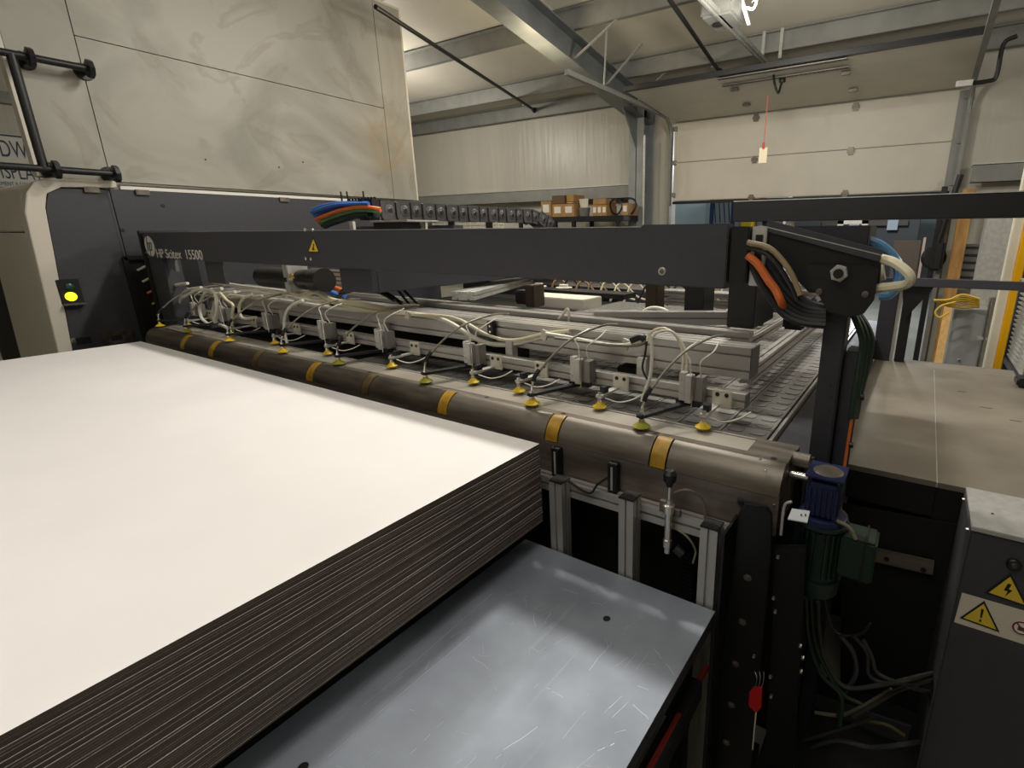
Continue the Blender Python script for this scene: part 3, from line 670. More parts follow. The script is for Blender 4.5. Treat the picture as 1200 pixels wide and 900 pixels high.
def warn_tri(pts, m_in, parent, off, sym, nm='warning_sticker'):
    pts = [Vector(p) for p in pts]; cc = sum(pts, Vector())/3
    MB().poly3(pts, off).build(nm, M_ink, parent, smooth=False)
    MB().poly3([cc+(p-cc)*.82+Vector(off)*1.0 for p in pts], Vector(off)*.5).build(nm+'_face', m_in, parent, smooth=False)
    if sym:
        m = MB()
        ex_, up_ = (pts[2]-pts[0])/2, pts[1]-(pts[0]+pts[2])/2
        bs = (pts[0]+pts[2])/2
        for poly in sym: m.poly3([bs+ex_*u+up_*v+Vector(off)*1.5 for u, v in poly], Vector(off)*.4)
        m.build(nm+'_symbol', M_ink, parent, smooth=False)
bolt_s = [[(-.05, .62), (.12, .62), (.02, .42), (.2, .42), (-.1, .1), (0, .33), (-.18, .33)]]
excl_s = [[(-.07, .66), (.07, .66), (.04, .3), (-.04, .3)], [(-.05, .24), (.05, .24), (.05, .14), (-.05, .14)]]
hand_s = [[(-.25, .15), (.25, .15), (.1, .35), (-.1, .35)], [(-.05, .35), (.1, .35), (.2, .55), (.0, .6)]]
warn_tri([P(361, 295.5, 'y', BY), P(367.5, 278, 'y', BY), P(374.5, 296, 'y', BY)], M_stick, bm_, (0, -.0012, 0), hand_s)

# servo motor under the beam
sm = thing('servo_motor', 'black servo motor with round black drum hanging under the cross beam', 'motor', (-3.1, 1.66, 1.5))
MB().cyl((-3.5, 1.66, 1.5), (-3.12, 1.66, 1.5), .062, 20).build('motor_body', M_black, sm)
MB().box(-3.15, -3.10, 1.60, 1.72, 1.43, 1.60).build('clamp_plate', M_galv, sm, bevel=.003)
MB().lathe((-3.06, 1.66, 1.5), (-2.84, 1.66, 1.505), [(0, .058), (.45, .06), (.5, .056), (.55, .066), (1, .066)], 28).build('drum', mat('turned_black', (60, 58, 56), .32, .5), sm)
c = P(342, 326, 'y', 1.599); tag_ = MB().poly3([(c.x-.035, 1.5985, c.z), (c.x, 1.5985, c.z+.03), (c.x+.03, 1.5985, c.z)], (0, .001, 0)).build('sticker', M_yel, sm)

# ================================================================== gripper bar
gb = thing('gripper_bar', 'twin aluminium slotted gripper bars spanning the feed bed', 'rail', (-2.6, 1.74, 1.25))
m = MB(); profile(m, (-4.47, 1.755, 1.318), (-.462, 1.755, 1.318), .09, .11, .055, .008, .01); m.build('upper_bar', M_alu, gb)
m = MB(); profile(m, (-4.47, 1.645, 1.21), (-.447, 1.645, 1.21), .045, .048, .048); m.build('lower_bar', M_alu, gb)
m = MB(); profile(m, (-4.46, 1.85, 1.345), (-.585, 1.85, 1.345), .045, .045); m.build('rear_bar', M_alu, gb)
m = MB(); profile(m, (-4.46, 1.96, 1.36), (-.533, 1.96, 1.36), .06, .045); m.build('rear_bar', M_alu, gb)
for x in (-4.3, -3.4, -2.4, -1.52, -.86):
    MB().box(x-.02, x+.02, 1.67, 1.708, 1.19, 1.30).build('hanger_block', M_aluY, gb, bevel=.002)
MB().box(-.46, -.456, 1.71, 1.80, 1.263, 1.373).build('end_cap', mat('grey_end_cap', (88, 88, 88), .5), gb)
MB().box(-.446, -.442, 1.622, 1.668, 1.186, 1.234).build('end_cap', MATS['grey_end_cap'], gb)
c = P(578, 386, 'y', 1.71); 
s = MB().box(c.x-.02, c.x+.02, 1.69, 1.71, c.z-.05, c.z+.04).build('sensor_block', M_black, gb, bevel=.003)
m = MB()
for dz in (-.03, -.008, .018): m.lathe((c.x, 1.69, c.z+dz), (c.x, 1.687, c.z+dz), [(0, .006), (1, .005)], 10)
m.build('sensor_screws', M_chrome, gb)
c = P(718, 432, 'y', 1.60)
MB().box(c.x-.05, c.x+.03, 1.72, 1.80, 1.2, 1.24).build('valve_block', M_black, gb, bevel=.003)

MB().box(-4.44, -.76, 2.0, 2.31, 1.24, 1.325).build('dark_gap_filler', M_dark, gb, bevel=.003)  # added dark filler, covers the bright bed seen between the bars
MB().box(-4.44, -1.62, 1.81, 1.93, 1.12, 1.25).build('dark_gap_filler', M_pit, gb)  # added dark strip to darken the gap behind the lower bar
MB().box(-4.44, -.8, 1.79, 1.824, 1.27, 1.36).build('back_strip', M_alu, gb)
def front_unit():
    x, y, z = 0, 1.385, 1.149
    t = thing('suction_gripper', '', 'gripper', (x, y, z))
    MB().lathe((x, y, z), (x, y, z+.022), [(0, .028), (.12, .029), (.5, .018), (.75, .011), (1, .010)], 20).build('suction_cup', M_yel, t)
    MB().lathe((x, y, z+.022), (x, y, z+.05), [(0, .009), (.25, .009), (.3, .006), (.7, .006), (.75, .008), (1, .008)], 12).build('fitting', M_chrome, t)
    MB().box(x-.012, x+.012, y-.012, y+.012, z+.032, z+.040).build('lock_nut', M_black, t)
    MB().bar((x-.005, y-.01, z+.036), (x+.075, y+.21, z+.036), .026, .011).build('arm', M_black, t)
    MB().box(x+.035, x+.125, y+.185, y+.215, z+.03, z+.05).build('base_block', M_black, t, bevel=.002)
    bx = x+.05
    m = MB().box(bx, bx+.022, y+.175, y+.205, z+.05, z+.148); screw(m, (bx+.011, y+.175, z+.075), (0, -1, 0), .004); screw(m, (bx+.011, y+.175, z+.125), (0, -1, 0), .004)
    m.build('cylinder_body', M_aluY, t, bevel=.0015)
    MB().box(bx+.024, bx+.046, y+.170, y+.205, z+.045, z+.142).build('cylinder_slide', M_aluY, t, bevel=.0015)
    MB().box(bx+.050, bx+.080, y+.19, y+.235, z+.05, z+.135).build('mounting_block', mat('dull_aluminium', (140, 138, 132), .45, .6), t, bevel=.0015)
    MB().cyl((bx+.048, y+.178, z+.03), (bx+.048, y+.178, z+.15), .0022, 6).build('guide_rod', M_chrome, t)
    MB().tube([(x, y, z+.05), (x+.002, y+.002, z+.07), (x+.004, y+.008, z+.09)], .0045, 8).build('swivel', M_chrome, t)
    MB().tube([(x+.004, y+.008, z+.085), (x+.008, y+.015, z+.105), (x+.016, y+.03, z+.125)], .0085, 8).build('hose_sleeve', M_black, t)
    MB().tube([(x+.016, y+.03, z+.12), (x+.04, y+.09, z+.175), (x+.07, y+.18, z+.225), (x+.11, y+.31, z+.252), (x+.13, y+.4, z+.245)], .0045, 7).build('air_hose', M_hoseg, t)
    MB().tube([(bx+.035, y+.19, z+.142), (bx+.033, y+.185, z+.19), (bx+.01, y+.2, z+.22), (bx+.03, y+.27, z+.245)], .0028, 6).build('air_hose', M_hosew, t)
    MB().tube([(bx+.065, y+.21, z+.135), (bx+.07, y+.19, z+.19), (bx+.10, y+.22, z+.222), (bx+.09, y+.3, z+.24)], .0028, 6).build('air_hose', M_hosew, t)
    return t
def rear_unit():
    x, y, z = 0, 1.475, 1.152
    t = thing('suction_gripper', '', 'gripper', (x, y, z))
    MB().lathe((x, y, z), (x, y, z+.02), [(0, .025), (.15, .026), (.55, .014), (1, .009)], 18).build('suction_cup', M_yel, t)
    MB().lathe((x, y, z+.02), (x, y, z+.055), [(0, .008), (.3, .008), (.35, .005), (.8, .005), (.85, .0075), (1, .0075)], 12).build('fitting', M_chrome, t)
    MB().box(x-.014, x+.012, y-.006, y+.05, z+.034, z+.045).build('foot', M_galv, t, bevel=.001)
    MB().box(x-.012, x+.008, y+.02, y+.05, z+.045, z+.068).build('clamp', M_black, t, bevel=.001)
    MB().box(x-.018, x+.050, y+.122, y+.130, z+.03, z+.095).build('bracket_plate', mat('cream_steel', (206, 200, 184), .4, .3), t, bevel=.003)
    MB().box(x-.014, x+.010, y+.045, y+.122, z+.036, z+.043).build('bracket_arm', M_galv, t)
    m = MB()
    for dx in (.0, .032): m.lathe((x+dx, y+.122, z+.078), (x+dx, y+.1205, z+.078), [(0, .0075), (1, .0075)], 12)
    m.build('bolt_hole', M_ink, t)
    MB().tube([(x+.01, y+.02, z+.03), (x+.05, y+.05, z+.012), (x+.09, y+.08, z+.02), (x+.12, y+.11, z+.04)], .0028, 6).build('air_hose', M_hosew, t)
    return t
fx = [-4.43, -4.02, -3.451, -2.86, -2.36, -1.737, -1.161, -.708]
bxk = [-4.22, -3.62, -3.12, -2.60, -2.079, -1.549, -1.30, -.924, -.533]
fl = ['leftmost front suction gripper nearest the left leg of the feeder', 'second front suction gripper from the left leg', 'third front suction gripper, left of the servo motor drum',
      'front suction gripper below the servo motor drum', 'front suction gripper just left of the lower box under the beam', 'front suction gripper with olive cup mid bar, right of the lower box',
      'second nearest front suction gripper, level with the stack corner', 'nearest front suction gripper at the right end of the bar']
bl = ['rear suction cup bracket farthest left on the lower bar', 'second rear suction cup bracket from the far left', 'rear suction cup bracket behind the third front gripper', 'rear suction cup bracket under the servo motor',
      'rear suction cup bracket under the lower box of the beam', 'rear suction cup bracket right of the olive mid gripper', 'rear suction cup bracket beside the black sensor block', 'rear suction cup bracket between the two nearest front grippers',
      'rear suction cup bracket at the right end with bright yellow cup']
fu = front_unit(); ru = rear_unit()
for i, x in enumerate(fx):
    t = fu if i == 0 else copy_tree(fu)
    t.location.x = x; t['label'] = fl[i]; t['group'] = 'front row suction grippers'
    if i in (1, 4, 5, 7):
        for ch in t.children:
            if ch.name.startswith('suction_cup'): ch.data = ch.data.copy(); ch.data.materials[0] = M_olive
for i, x in enumerate(bxk):
    t = ru if i == 0 else copy_tree(ru)
    t.location.x = x; t['label'] = bl[i]; t['group'] = 'rear row suction grippers'

# hoses tied along the bars
def hose(pts, r, m, nm, lab, group=None, y=None, cat='hose'):
    q = [P(p[0], p[1], 'y', p[2] if len(p) > 2 else y) for p in pts]
    return tag(MB().tube(q, r, 8).build(nm, m), lab, cat, group)
G = 'air hoses tied along the gripper bar'
hose([(200, 335), (260, 345), (330, 352), (400, 362), (470, 366), (520, 375), (560, 398), (590, 404), (630, 396), (660, 390)], .011, M_hosew, 'air_hose', 'thick cream hose sagging along the upper bar under the sensor block', G, 1.69)
hose([(196, 340), (270, 349), (340, 345), (420, 362), (470, 368), (530, 372), (570, 392), (600, 399), (640, 391), (668, 388)], .008, M_hose, 'air_hose', 'cream hose running just above the sagging thick hose', G, 1.68)
hose([(640, 391), (670, 396), (700, 402), (725, 405), (745, 402), (760, 397)], .008, M_hosew, 'air_hose', 'cream hose from the cable tie toward the nearest gripper', G, 1.66)
hose([(650, 396), (680, 400), (710, 404), (745, 405), (757, 400)], .006, M_hoseg, 'air_hose', 'thin grey hose beside the cream one near the right end', G, 1.65)
hose([(758, 400), (765, 388), (780, 385), (793, 395), (800, 415), (799, 440)], .0045, M_hose, 'air_hose', 'cream loop arching over the nearest gripper', G, 1.6)
hose([(760, 402), (770, 390), (786, 388), (798, 400), (805, 420), (802, 445)], .0045, M_hosew, 'air_hose', 'outer cream loop arching over the nearest gripper', G, 1.59)
hose([(758, 400), (756, 415), (753, 432), (760, 448), (757, 452)], .004, M_black, 'signal_cable', 'thin black cable dropping beside the nearest gripper hose', G, 1.55)
hose([(740, 399), (752, 395), (757, 401)], .014, M_black, 'hose_clip', 'black clip holding the hoses near the right end', None, 1.66, 'clip')
hose([(760, 390), (763, 400), (764, 420), (762, 440), (757, 455), (752, 470)], .0065, M_hosew, 'air_hose', 'pale hose hanging to the nearest front suction cup', G, 1.48)
for i, (x0, yy) in enumerate(((206, 340), (222, 345), (246, 346), (262, 350))):
    hose([(x0+14, yy-8), (x0-4, yy-4), (x0-12, yy+12), (x0-10, yy+26), (x0-14+6*i, yy+34)], .010, M_hosew, 'air_hose', ['white hose looping down farthest left by the feeder leg', 'second white hose loop from the left feeder leg', 'third white hose loop from the left feeder leg', 'fourth white hose loop from the left feeder leg'][i], 'white hose loops at the far left', 1.55)
hose([(215, 348), (232, 340), (250, 342), (254, 360), (252, 378)], .010, M_hosew, 'air_hose', 'wide white arch of hose over the far left grippers', 'white hose loops at the far left', 1.5)
hose([(258, 343), (266, 352), (273, 358), (272, 372), (273, 392)], .008, M_hose, 'air_hose', 'cream hose bending down to the third front gripper', None, 1.5)
hose([(296, 345), (285, 350), (280, 362), (285, 373), (300, 372)], .009, M_hosew, 'air_hose', 'white C-shaped hose loop left of the servo motor', None, 1.55)
hose([(355, 352), (342, 358), (335, 368), (333, 385), (337, 405)], .008, M_hosew, 'air_hose', 'white hose bending down below the servo motor drum', None, 1.5)
hose([(340, 340), (355, 346), (370, 342), (390, 352), (420, 356), (450, 362)], .016, M_hose, 'hose_bundle', 'thick tied bundle of cream hoses below the servo motor', None, 1.68)
hose([(250, 330), (285, 336), (320, 340), (345, 344)], .014, M_hosew, 'hose_bundle', 'white hose bundle lying on the bar left of the servo motor', None, 1.75)
hose([(385, 362), (400, 345), (430, 338), (450, 345), (462, 352)], .010, M_black, 'black_cable', 'black cable looping out below the lower box', None, 1.7, 'cable')
hose([(395, 360), (402, 340), (425, 333), (447, 340), (470, 355)], .010, M_black, 'black_cable', 'second black cable loop just inside the first under the lower box', None, 1.74, 'cable')
hose([(372, 345), (385, 342), (398, 347), (404, 346)], .015, M_blue, 'blue_cable', 'blue cable tuft below the servo motor drum', None, 1.8, 'cable')
hose([(375, 336), (390, 337), (405, 342)], .016, M_orange, 'orange_cable', 'orange cable end behind the servo motor drum', None, 1.85, 'cable')
for i, (a, b_) in enumerate((((466, 340), (480, 357)), ((473, 340), (490, 357)))):
    hose([(a[0], a[1], 1.8), (b_[0], b_[1], 1.85)], .007, M_black, 'black_cable', ['left of two straight black cables right of the lower box', 'right of two straight black cables right of the lower box'][i], None, None, 'cable')
hose([(664, 388), (667, 372), (665, 362), (660, 368), (655, 374)], .006, M_hosew, 'air_hose', 'small cream hose loop standing on the rear bar', None, 1.9)
hose([(745, 372), (760, 362), (775, 362), (790, 370)], .010, M_hosew, 'air_hose', 'white hose arch behind the bars under the beam', None, 2.3)
hose([(852, 365), (862, 360), (872, 366)], .009, M_hosew, 'air_hose', 'short white hose arch left of the black bracket box', None, 2.2)
for i, px in enumerate((310, 349, 480, 640, 735)): 
    c = P(px, (350, 354, 369, 392, 403)[i], 'y', 1.68)
    tag(MB().bar(c+Vector((-.006, -.012, -.02)), c+Vector((.006, -.012, .02)), .01, .03).build('cable_tie', M_white, bevel=.001), ['white cable tie on the hoses left of the servo motor', 'white cable tie on the hose bundle below the servo motor', 'white cable tie right of the lower box', 'white cable tie right of the sensor block', 'white cable tie beside the black hose clip'][i], 'tie')
c = P(846, 487, 'z', 1.10)

# ================================================================== rails and gear behind the bars
def rail(a, b_, w_, h_, lab, m=M_alu, nm='aluminium_rail', pitch=.045):
    mm = MB(); profile(mm, a, b_, w_, h_, pitch); return tag(mm.build(nm, m), lab, 'rail')
rail((-2.13, 2.0, 1.425), (-2.5, 2.95, 1.425), .13, .045, 'slanted aluminium rail running back from the lower box', M_galv, pitch=.07)
rail((-2.62, 3.02, 1.42), (-.62, 3.25, 1.42), .08, .05, 'long aluminium rail under the beam, behind the gripper bars')
rail((-1.30, 2.03, 1.37), (-.62, 2.40, 1.37), .05, .06, 'slanted aluminium rail ending at the black bracket box')
rail((-4.45, 2.35, 1.30), (-.75, 2.35, 1.30), .05, .05, 'aluminium cross rail third back from the gripper bars')
rail((-4.45, 3.55, 1.36), (-.4, 3.55, 1.36), .06, .05, 'aluminium cross rail near the back of the bed')
rail((-.55, 1.99, 1.20), (-.55, 3.5, 1.20), .05, .07, 'aluminium rail running back along the right side of the bed', M_alu)
rail((-.64, 2.0, 1.27), (-.64, 3.5, 1.27), .03, .04, 'thin upper rail running back beside the right bed rail', M_alu)
rail((-.98, 3.4, 1.44), (-.60, 3.4, 1.44), .3, .04, 'wide flat bright profile under the right end of the beam', M_alu)
for i, (py, lab) in enumerate(((341, 'upper short bright rail left of the black bracket box'), (352, 'lower short bright rail left of the black bracket box'))):
    q0, q1 = P(780, py-1, 'y', 2.75), P(900, py+8, 'y', 2.75)
    rail((q0.x, 2.75, q1.z), (q1.x, 2.75, q1.z), .12, .03, lab)
t = thing('vacuum_manifold', 'pale rectangular vacuum manifold behind the sensor block', 'manifold', (-1.9, 2.5, 1.3))
MB().box(-2.05, -1.62, 2.42, 2.62, 1.33, 1.39).build('manifold_body', M_white, t, bevel=.004)
MB().box(-2.05, -1.94, 2.33, 2.41, 1.35, 1.43).build('black_valve', M_black, t, bevel=.008)
for x, y in ((-2.2, 2.75), (-2.0, 2.76)):
    MB().lathe((x, y, 1.40), (x, y, 1.43), [(0, .05), (.4, .055), (.5, .03), (1, .03)], 18).build('round_knob', M_white, t)
MB().box(-2.27, -1.5, 2.68, 2.83, 1.37, 1.40).build('mount_plate', M_black, t)
tag(MB().box(-1.86, -1.80, 2.2, 2.3, 1.36, 1.48).build('clamp_post', mat('bronze_clamp', (70, 60, 48), .5, .5), bevel=.004), 'dark clamp standing on the rail behind the sensor block', 'clamp')
tag(MB().box(-1.27, -1.20, 2.5, 2.6, 1.34, 1.50).build('clamp_post', MATS['bronze_clamp'], bevel=.004), 'dark clamp on the rail left of the black vertical post', 'clamp')
tag(MB().box(-.98, -.88, 2.35, 2.5, 1.1, 1.6).build('black_post', M_black, bevel=.003), 'short black vertical post behind the bars under the beam', 'post')
a, b_ = P(850, 330, 'y', 1.95), P(876, 388, 'y', 1.95)
tag(MB().box(a.x, b_.x+.01, 1.995, 2.3, b_.z+.0, 1.62).build('bracket_box', M_black, bevel=.004), 'black bracket box under the right end cap of the beam', 'bracket')
tag(MB().box(-.50, -.41, 2.32, 2.6, 1.34, 1.46).build('dark_actuator', M_blackm, bevel=.01), 'dark actuator in the shadow behind the right cable bundle', 'actuator')
t = thing('rear_frame', 'dark rear machine frame closing the feeder behind the bed', 'frame', (-2.5, 4.7, 0))
MB().box(-4.9, -.5, 4.62, 5.2, 0, 1.40).build('rear_body', M_dark2, t)
for x in (-4.4, -3.5, -2.9, -2.2, -1.6, -1.0): MB().box(x, x+.3, 4.5, 4.62, 1.2, 1.40).build('rear_unit', random.choice([M_blackm, M_aluY, M_dark]), t, bevel=.01)
t = thing('wiring_cluster', 'tangle of dark and pale wires behind the bars under the beam', 'wiring', (-1.5, 3.3, 1.4))
for k in range(14):
    x = -2.2+k*.1; 
    MB().tube([(x, 2.85, 1.33), (x+.05, 2.9, 1.44+random.uniform(0, .03)), (x+.14, 2.95, 1.36), (x+.2, 3.0, 1.33)], .007, 6, 3).build('wire', random.choice([M_black, M_black, M_hose, M_hoseg, M_card]), t)
# mesh guard just above the beam line
t = thing('mesh_guard', 'white wire mesh guard panel peeking over the cross beam', 'guard', (-3.5, 4.3, 1.7))
a, b_ = P(497, 257, 'y', 4.3), P(590, 262, 'y', 4.3)
mm = MB()
for k in range(34): x = a.x+(b_.x-a.x)*k/33; mm.box(x-.002, x+.002, 4.298, 4.302, 1.41, a.z)
for k in range(14): z = 1.45+(a.z-1.45)*k/13; mm.box(a.x, b_.x, 4.298, 4.302, z-.002, z+.002)
mm.build('wire_mesh', M_white, t)['kind'] = 'stuff'
MB().box(a.x-.05, a.x, 4.29, 4.31, 1.38, a.z+.01).build('frame_post', M_white, t)
MB().box(a.x+.42, a.x+.5, 4.28, 4.31, 1.38, a.z+.01).build('frame_post', M_black, t)
MB().box(a.x+1.0, a.x+1.08, 4.28, 4.31, 1.38, a.z+.01).build('frame_post', M_black, t)
MB().box(a.x, b_.x, 4.305, 4.31, 1.38, a.z-.005).build('backing', mat('pale_sheet', (200, 196, 180), .6), t)

a, b_ = P(383, 316, 'y', 1.95), P(406, 337, 'y', 1.95)
t = thing('valve_terminal', 'white ribbed terminal block just right of the servo motor drum', 'terminal block', (a.x, 1.97, b_.z))
MB().box(a.x, b_.x, 1.95, 1.99, b_.z, a.z).build('block_body', M_white, t, bevel=.002)
for k in range(4): z = b_.z+(a.z-b_.z)*(k+.5)/4; MB().box(a.x+.005, b_.x-.005, 1.945, 1.9499, z-.004, z+.004).build('rib', M_steel, t)
# energy chain
CX = -3.0
ec = thing('energy_chain', 'grey cable carrier chain with round bosses above the cross beam', 'cable carrier', (CX, 2.15, 1.83))
NL = 17
for k in range(NL):
    y = 2.2+k*.104; z = 1.895 - (0 if k < 14 else (k-13)**2*.006)
    lk = bpy.data.objects.new('chain_link', None)
    if k == 0:
        m = MB(); hx = .06
        for s in (-1, 1):
            xx = s*hx
            m.prism([(-.058, -.045), (-.045, -.056), (.045, -.056), (.058, -.045), (.058, .045), (.045, .056), (-.045, .056), (-.058, .045)], 'x', xx-.006, xx+.006)
            m.lathe((xx+.005, 0, 0), (xx+.011, 0, 0), [(0, .036), (.5, .036), (1, .030)], 16)
            m.lathe((xx+.010, 0, 0), (xx+.016, 0, 0), [(0, .018), (1, .014)], 12)
            m.box(xx+.004, xx+.012, .044, .052, -.05, .05)
        for zz in (-.052, .048): m.box(-hx, hx, -.02, .02, zz, zz+.006)
        MC = mat('chain_grey_plastic', (72, 70, 71), .34, 0, .1, 40)
        o = m.build('chain_link', [MC, M_ink], None); first = o
        for p in o.data.polygons:
            if abs(p.center.x) > hx+.0155: p.material_index = 1
            elif p.center.y > .043 and abs(p.center.x) > hx+.003 and abs(p.center.z) < .05: p.material_index = 1
    else:
        o = first.copy(); COL.objects.link(o)
    o.parent = ec; o.location = Vector((CX+(.012 if k % 2 else 0), y, z))-ec.location
    if k > 13: o.rotation_euler = (-.22*(k-13), 0, 0)
MB().box(CX-.07, CX+.07, 2.08, 2.13, 1.835, 1.96).build('end_bracket', M_black, ec)
t = thing('cable_comb', 'black comb block with upright pins holding the coloured cables', 'cable clamp', (-3.12, 2.12, 1.85))
a, b_ = P(398, 237, 'y', 2.1), P(434, 258, 'y', 2.1)
MB().box(a.x, b_.x-.01, 2.13, 2.2, a.z-.02, a.z+.008).build('comb_bar', M_black, t)
for k in range(9): x = a.x+.01+(b_.x-a.x-.03)*k/8; MB().cyl((x, 2.165, a.z+.008), (x, 2.165, a.z+.026), .008, 8).build('comb_tooth', M_black, t)
for px in (401, 408, 427): c = P(px, 237, 'y', 2.12); MB().cyl((c.x, 2.12, c.z-.02), (c.x, 2.12, c.z+.065), .005, 8).build('pin', M_black, t)
MB().box(b_.x-.06, b_.x-.01, 2.07, 2.22, b_.z, a.z+.008).build('side_plate', M_black, t)
ch = thing('cable_harness', 'harness of blue, orange and green cables draped over the beam', 'cable', (-3.3, 2.1, 1.9))
specs = [(M_blue, 246, 240, .011), (M_blue, 243, 239, .011), (M_blue, 249, 242, .011), (M_blue, 251, 241, .010), (M_orange, 254, 244, .012), (M_orange, 256, 246, .012), (M_orange, 252, 243, .010), (M_green, 259, 249, .011), (MATS.get('green_cable'), 257, 248, .009), (M_dgreen, 262, 252, .012), (M_dgreen, 262, 255, .010), (M_black, 264, 256, .009)]
for k, (mm, y0, y1, r) in enumerate(specs):
    yy = 2.06+.012*(k % 4)
    xs = 367+k*1.4
    pts = [P(xs-2, y0+3, 'y', yy), P(xs+8, y0-1, 'y', yy), P(xs+26, (y0+y1)/2-2.5, 'y', yy), P(418, y1-1, 'y', yy), P(432, y1-1, 'y', yy)]
    if k in (4, 5, 8, 10): pts.append(P(446, y1+1, 'y', 2.1))
    MB().tube(pts, r, 7, 4).build('cable', mm, ch)
t = thing('chain_tray', 'light grey tray bracket below the start of the cable carrier', 'bracket', (-2.85, 2.1, 1.8))
a, b_ = P(433, 258, 'y', 2.06), P(477, 263, 'y', 2.06)
MB().box(a.x, b_.x, 2.06, 2.3, a.z-.014, a.z-.002).build('tray', M_galv, t, bevel=.003)
MB().box(a.x+.02, b_.x-.06, 2.07, 2.2, a.z-.06, a.z-.014).build('tray_body', M_black, t)
MB().box(a.x-.6, b_.x+.1, 2.32, 2.4, a.z-.11, a.z-.03).build('support_box', M_dark, t)
for px in (413, 497): c = P(px, 263, 'y', 2.3); MB().box(c.x-.02, c.x+.02, 2.29, 2.31, 1.6, c.z+.02).build('support_post', M_white, t)
# ================================================================== right support column and arm
rc_ = thing('support_column', 'black square support column at the right end of the feeder', 'column', (-.19, 1.62, 0))
cx0, cx1, cx2 = P(970, 341, 'y', 1.57).x, P(991, 400, 'y', 1.57).x, P(1012, 400, 'y', 1.6).x
MB().box(cx0, cx1-.003, 1.57, 1.66, 0, 1.66).build('post', M_dark2, rc_, bevel=.004)
MB().box(cx1+.001, cx2, 1.60, 1.69, 0, P(1000, 412, 'y', 1.6).z).build('side_post', M_dark2, rc_, bevel=.004)
m = MB()
for q in ((974, 466), (972, 481), (973, 452)): 
    c = P(q[0], q[1], 'y', 1.57); m.lathe(c, c+Vector((0, -.0008, 0)), [(0, .003), (1, .003)], 8)
m.build('screw_hole', M_ink, rc_)
br_ = thing('pivot_bracket', 'black pivot bracket with large hex nut on top of the right column', 'bracket', (-.2, 1.5, 1.6))
def plate(pts, y, th, nm, m, parent, bevel=.002):
    return MB().poly3([P(a, b, 'y', y) for a, b in pts], (0, th, 0)).build(nm, m, parent, bevel=bevel)
plate([(893, 266), (900, 264), (1033, 300), (1031, 330), (1026, 345), (948, 343), (925, 320), (893, 292)], 1.545, .02, 'arm_plate', M_black, br_)
a, b_ = P(898, 264, 'y', 1.54), P(1033, 300, 'y', 1.54)
MB().bar(a, b_, .03, .006, (0, 1, 0)).build('arm_flange', M_dark, br_)
MB().bar(P(890, 264, 'y', 1.50), P(1033, 299, 'y', 1.50), .003, .002).build('flange_edge', M_galv, br_)
plate([(947, 310), (1024, 311), (1029, 317), (1024, 352), (1012, 368), (996, 372), (970, 366), (958, 344), (946, 338)], 1.525, .018, 'pivot_plate', M_black, br_)
c = P(984, 320, 'y', 1.524)
MB().lathe(c, c+Vector((0, -.006, 0)), [(0, .022), (.5, .022), (1, .019)], 24).build('washer', M_steel, br_)
MB().lathe(c+Vector((0, -.006, 0)), c+Vector((0, -.020, 0)), [(0, .0235), (.8, .0235), (1, .021)], 6).build('hex_nut', M_galv, br_)
MB().cyl(c+Vector((0, -.020, 0)), c+Vector((0, -.03, 0)), .0125, 16).build('pivot_bolt', M_ink, br_)
m = MB()
for q in ((1014, 345), (960, 342)):
    c = P(*q, 'y', 1.524); m.lathe(c, c+Vector((0, -.004, 0)), [(0, .009), (.7, .009), (1, .006)], 14)
m.build('cap_screw', M_steel, br_)
MB().box(-.36, -.15, 1.72, 1.95, 1.70, 1.77).build('rear_box', M_dark2, br_, bevel=.003)
a, b_ = P(921, 266, 'y', 2.1), P(964, 284, 'y', 2.1)
t = thing('dark_housing', 'dark flat housing with silver end behind the pivot bracket', 'housing', tuple(b_))
MB().box(a.x-.2, b_.x, 2.1, 2.6, b_.z-.06, a.z).build('housing_body', M_black, t, bevel=.003)
MB().box(b_.x+.001, P(983, 284, 'y', 2.12).x, 2.12, 2.6, b_.z-.06, a.z).build('silver_end', M_aluY, t, bevel=.003)
# cables on the right
def cable(pts, r, m, nm, lab, y=None, group=None, sub=5):
    q = [P(p[0], p[1], 'y', p[2] if len(p) > 2 else y) for p in pts]
    return tag(MB().tube(q, r, 8, sub).build(nm, m), lab, 'cable', group)
cable([(876, 284), (900, 290), (915, 303), (928, 322), (938, 346)], .008, mat('tan_cable', (150, 130, 100), .5), 'tan_cable', 'tan cable curving down right of the beam end', 1.50)
cable([(876, 290), (897, 297), (911, 310), (924, 330), (935, 352)], .007, M_black, 'black_cable', 'black cable just under the tan one at the beam end', 1.51)
cable([(876, 299), (888, 310), (900, 328), (909, 340), (915, 353), (921, 366, 1.56)], .012, M_orange, 'orange_cable', 'thick orange cable in the bundle right of the beam end', 1.515)
for i, lab in enumerate(('outermost black cable of the thick bundle at the beam end', 'second black cable of the thick bundle at the beam end', 'third black cable of the thick bundle at the beam end', 'fourth black cable of the thick bundle at the beam end', 'fifth black cable of the thick bundle at the beam end', 'innermost black cable of the thick bundle at the beam end')):
    k = i
    cable([(880+k*2, 306-k*2), (890+4*k, 330-k*3), (903+k*4.2, 350-k*3), (920+k*3.5, 369-k*4), (941+k*1.5, 378-k*4.5), (968, 381-k*4)], .0115, [M_black, M_black, MATS['black_metal'], M_black, M_dark2, M_black][i], 'black_cable', lab, 1.53+.006*k, 'black cables of the right bundle')
for i, (dx, dy, m_) in enumerate(((0, 0, M_hosew), (0, 4, M_black))):
    pass
cable([(1031, 303, 1.56), (1046, 307, 1.53), (1060, 316, 1.51), (1067, 325, 1.5), (1062, 333, 1.51), (1046, 336, 1.53), (1022, 338, 1.56)], .0125, M_hose, 'cream_hose', 'thick cream hose loop right of the pivot bracket')
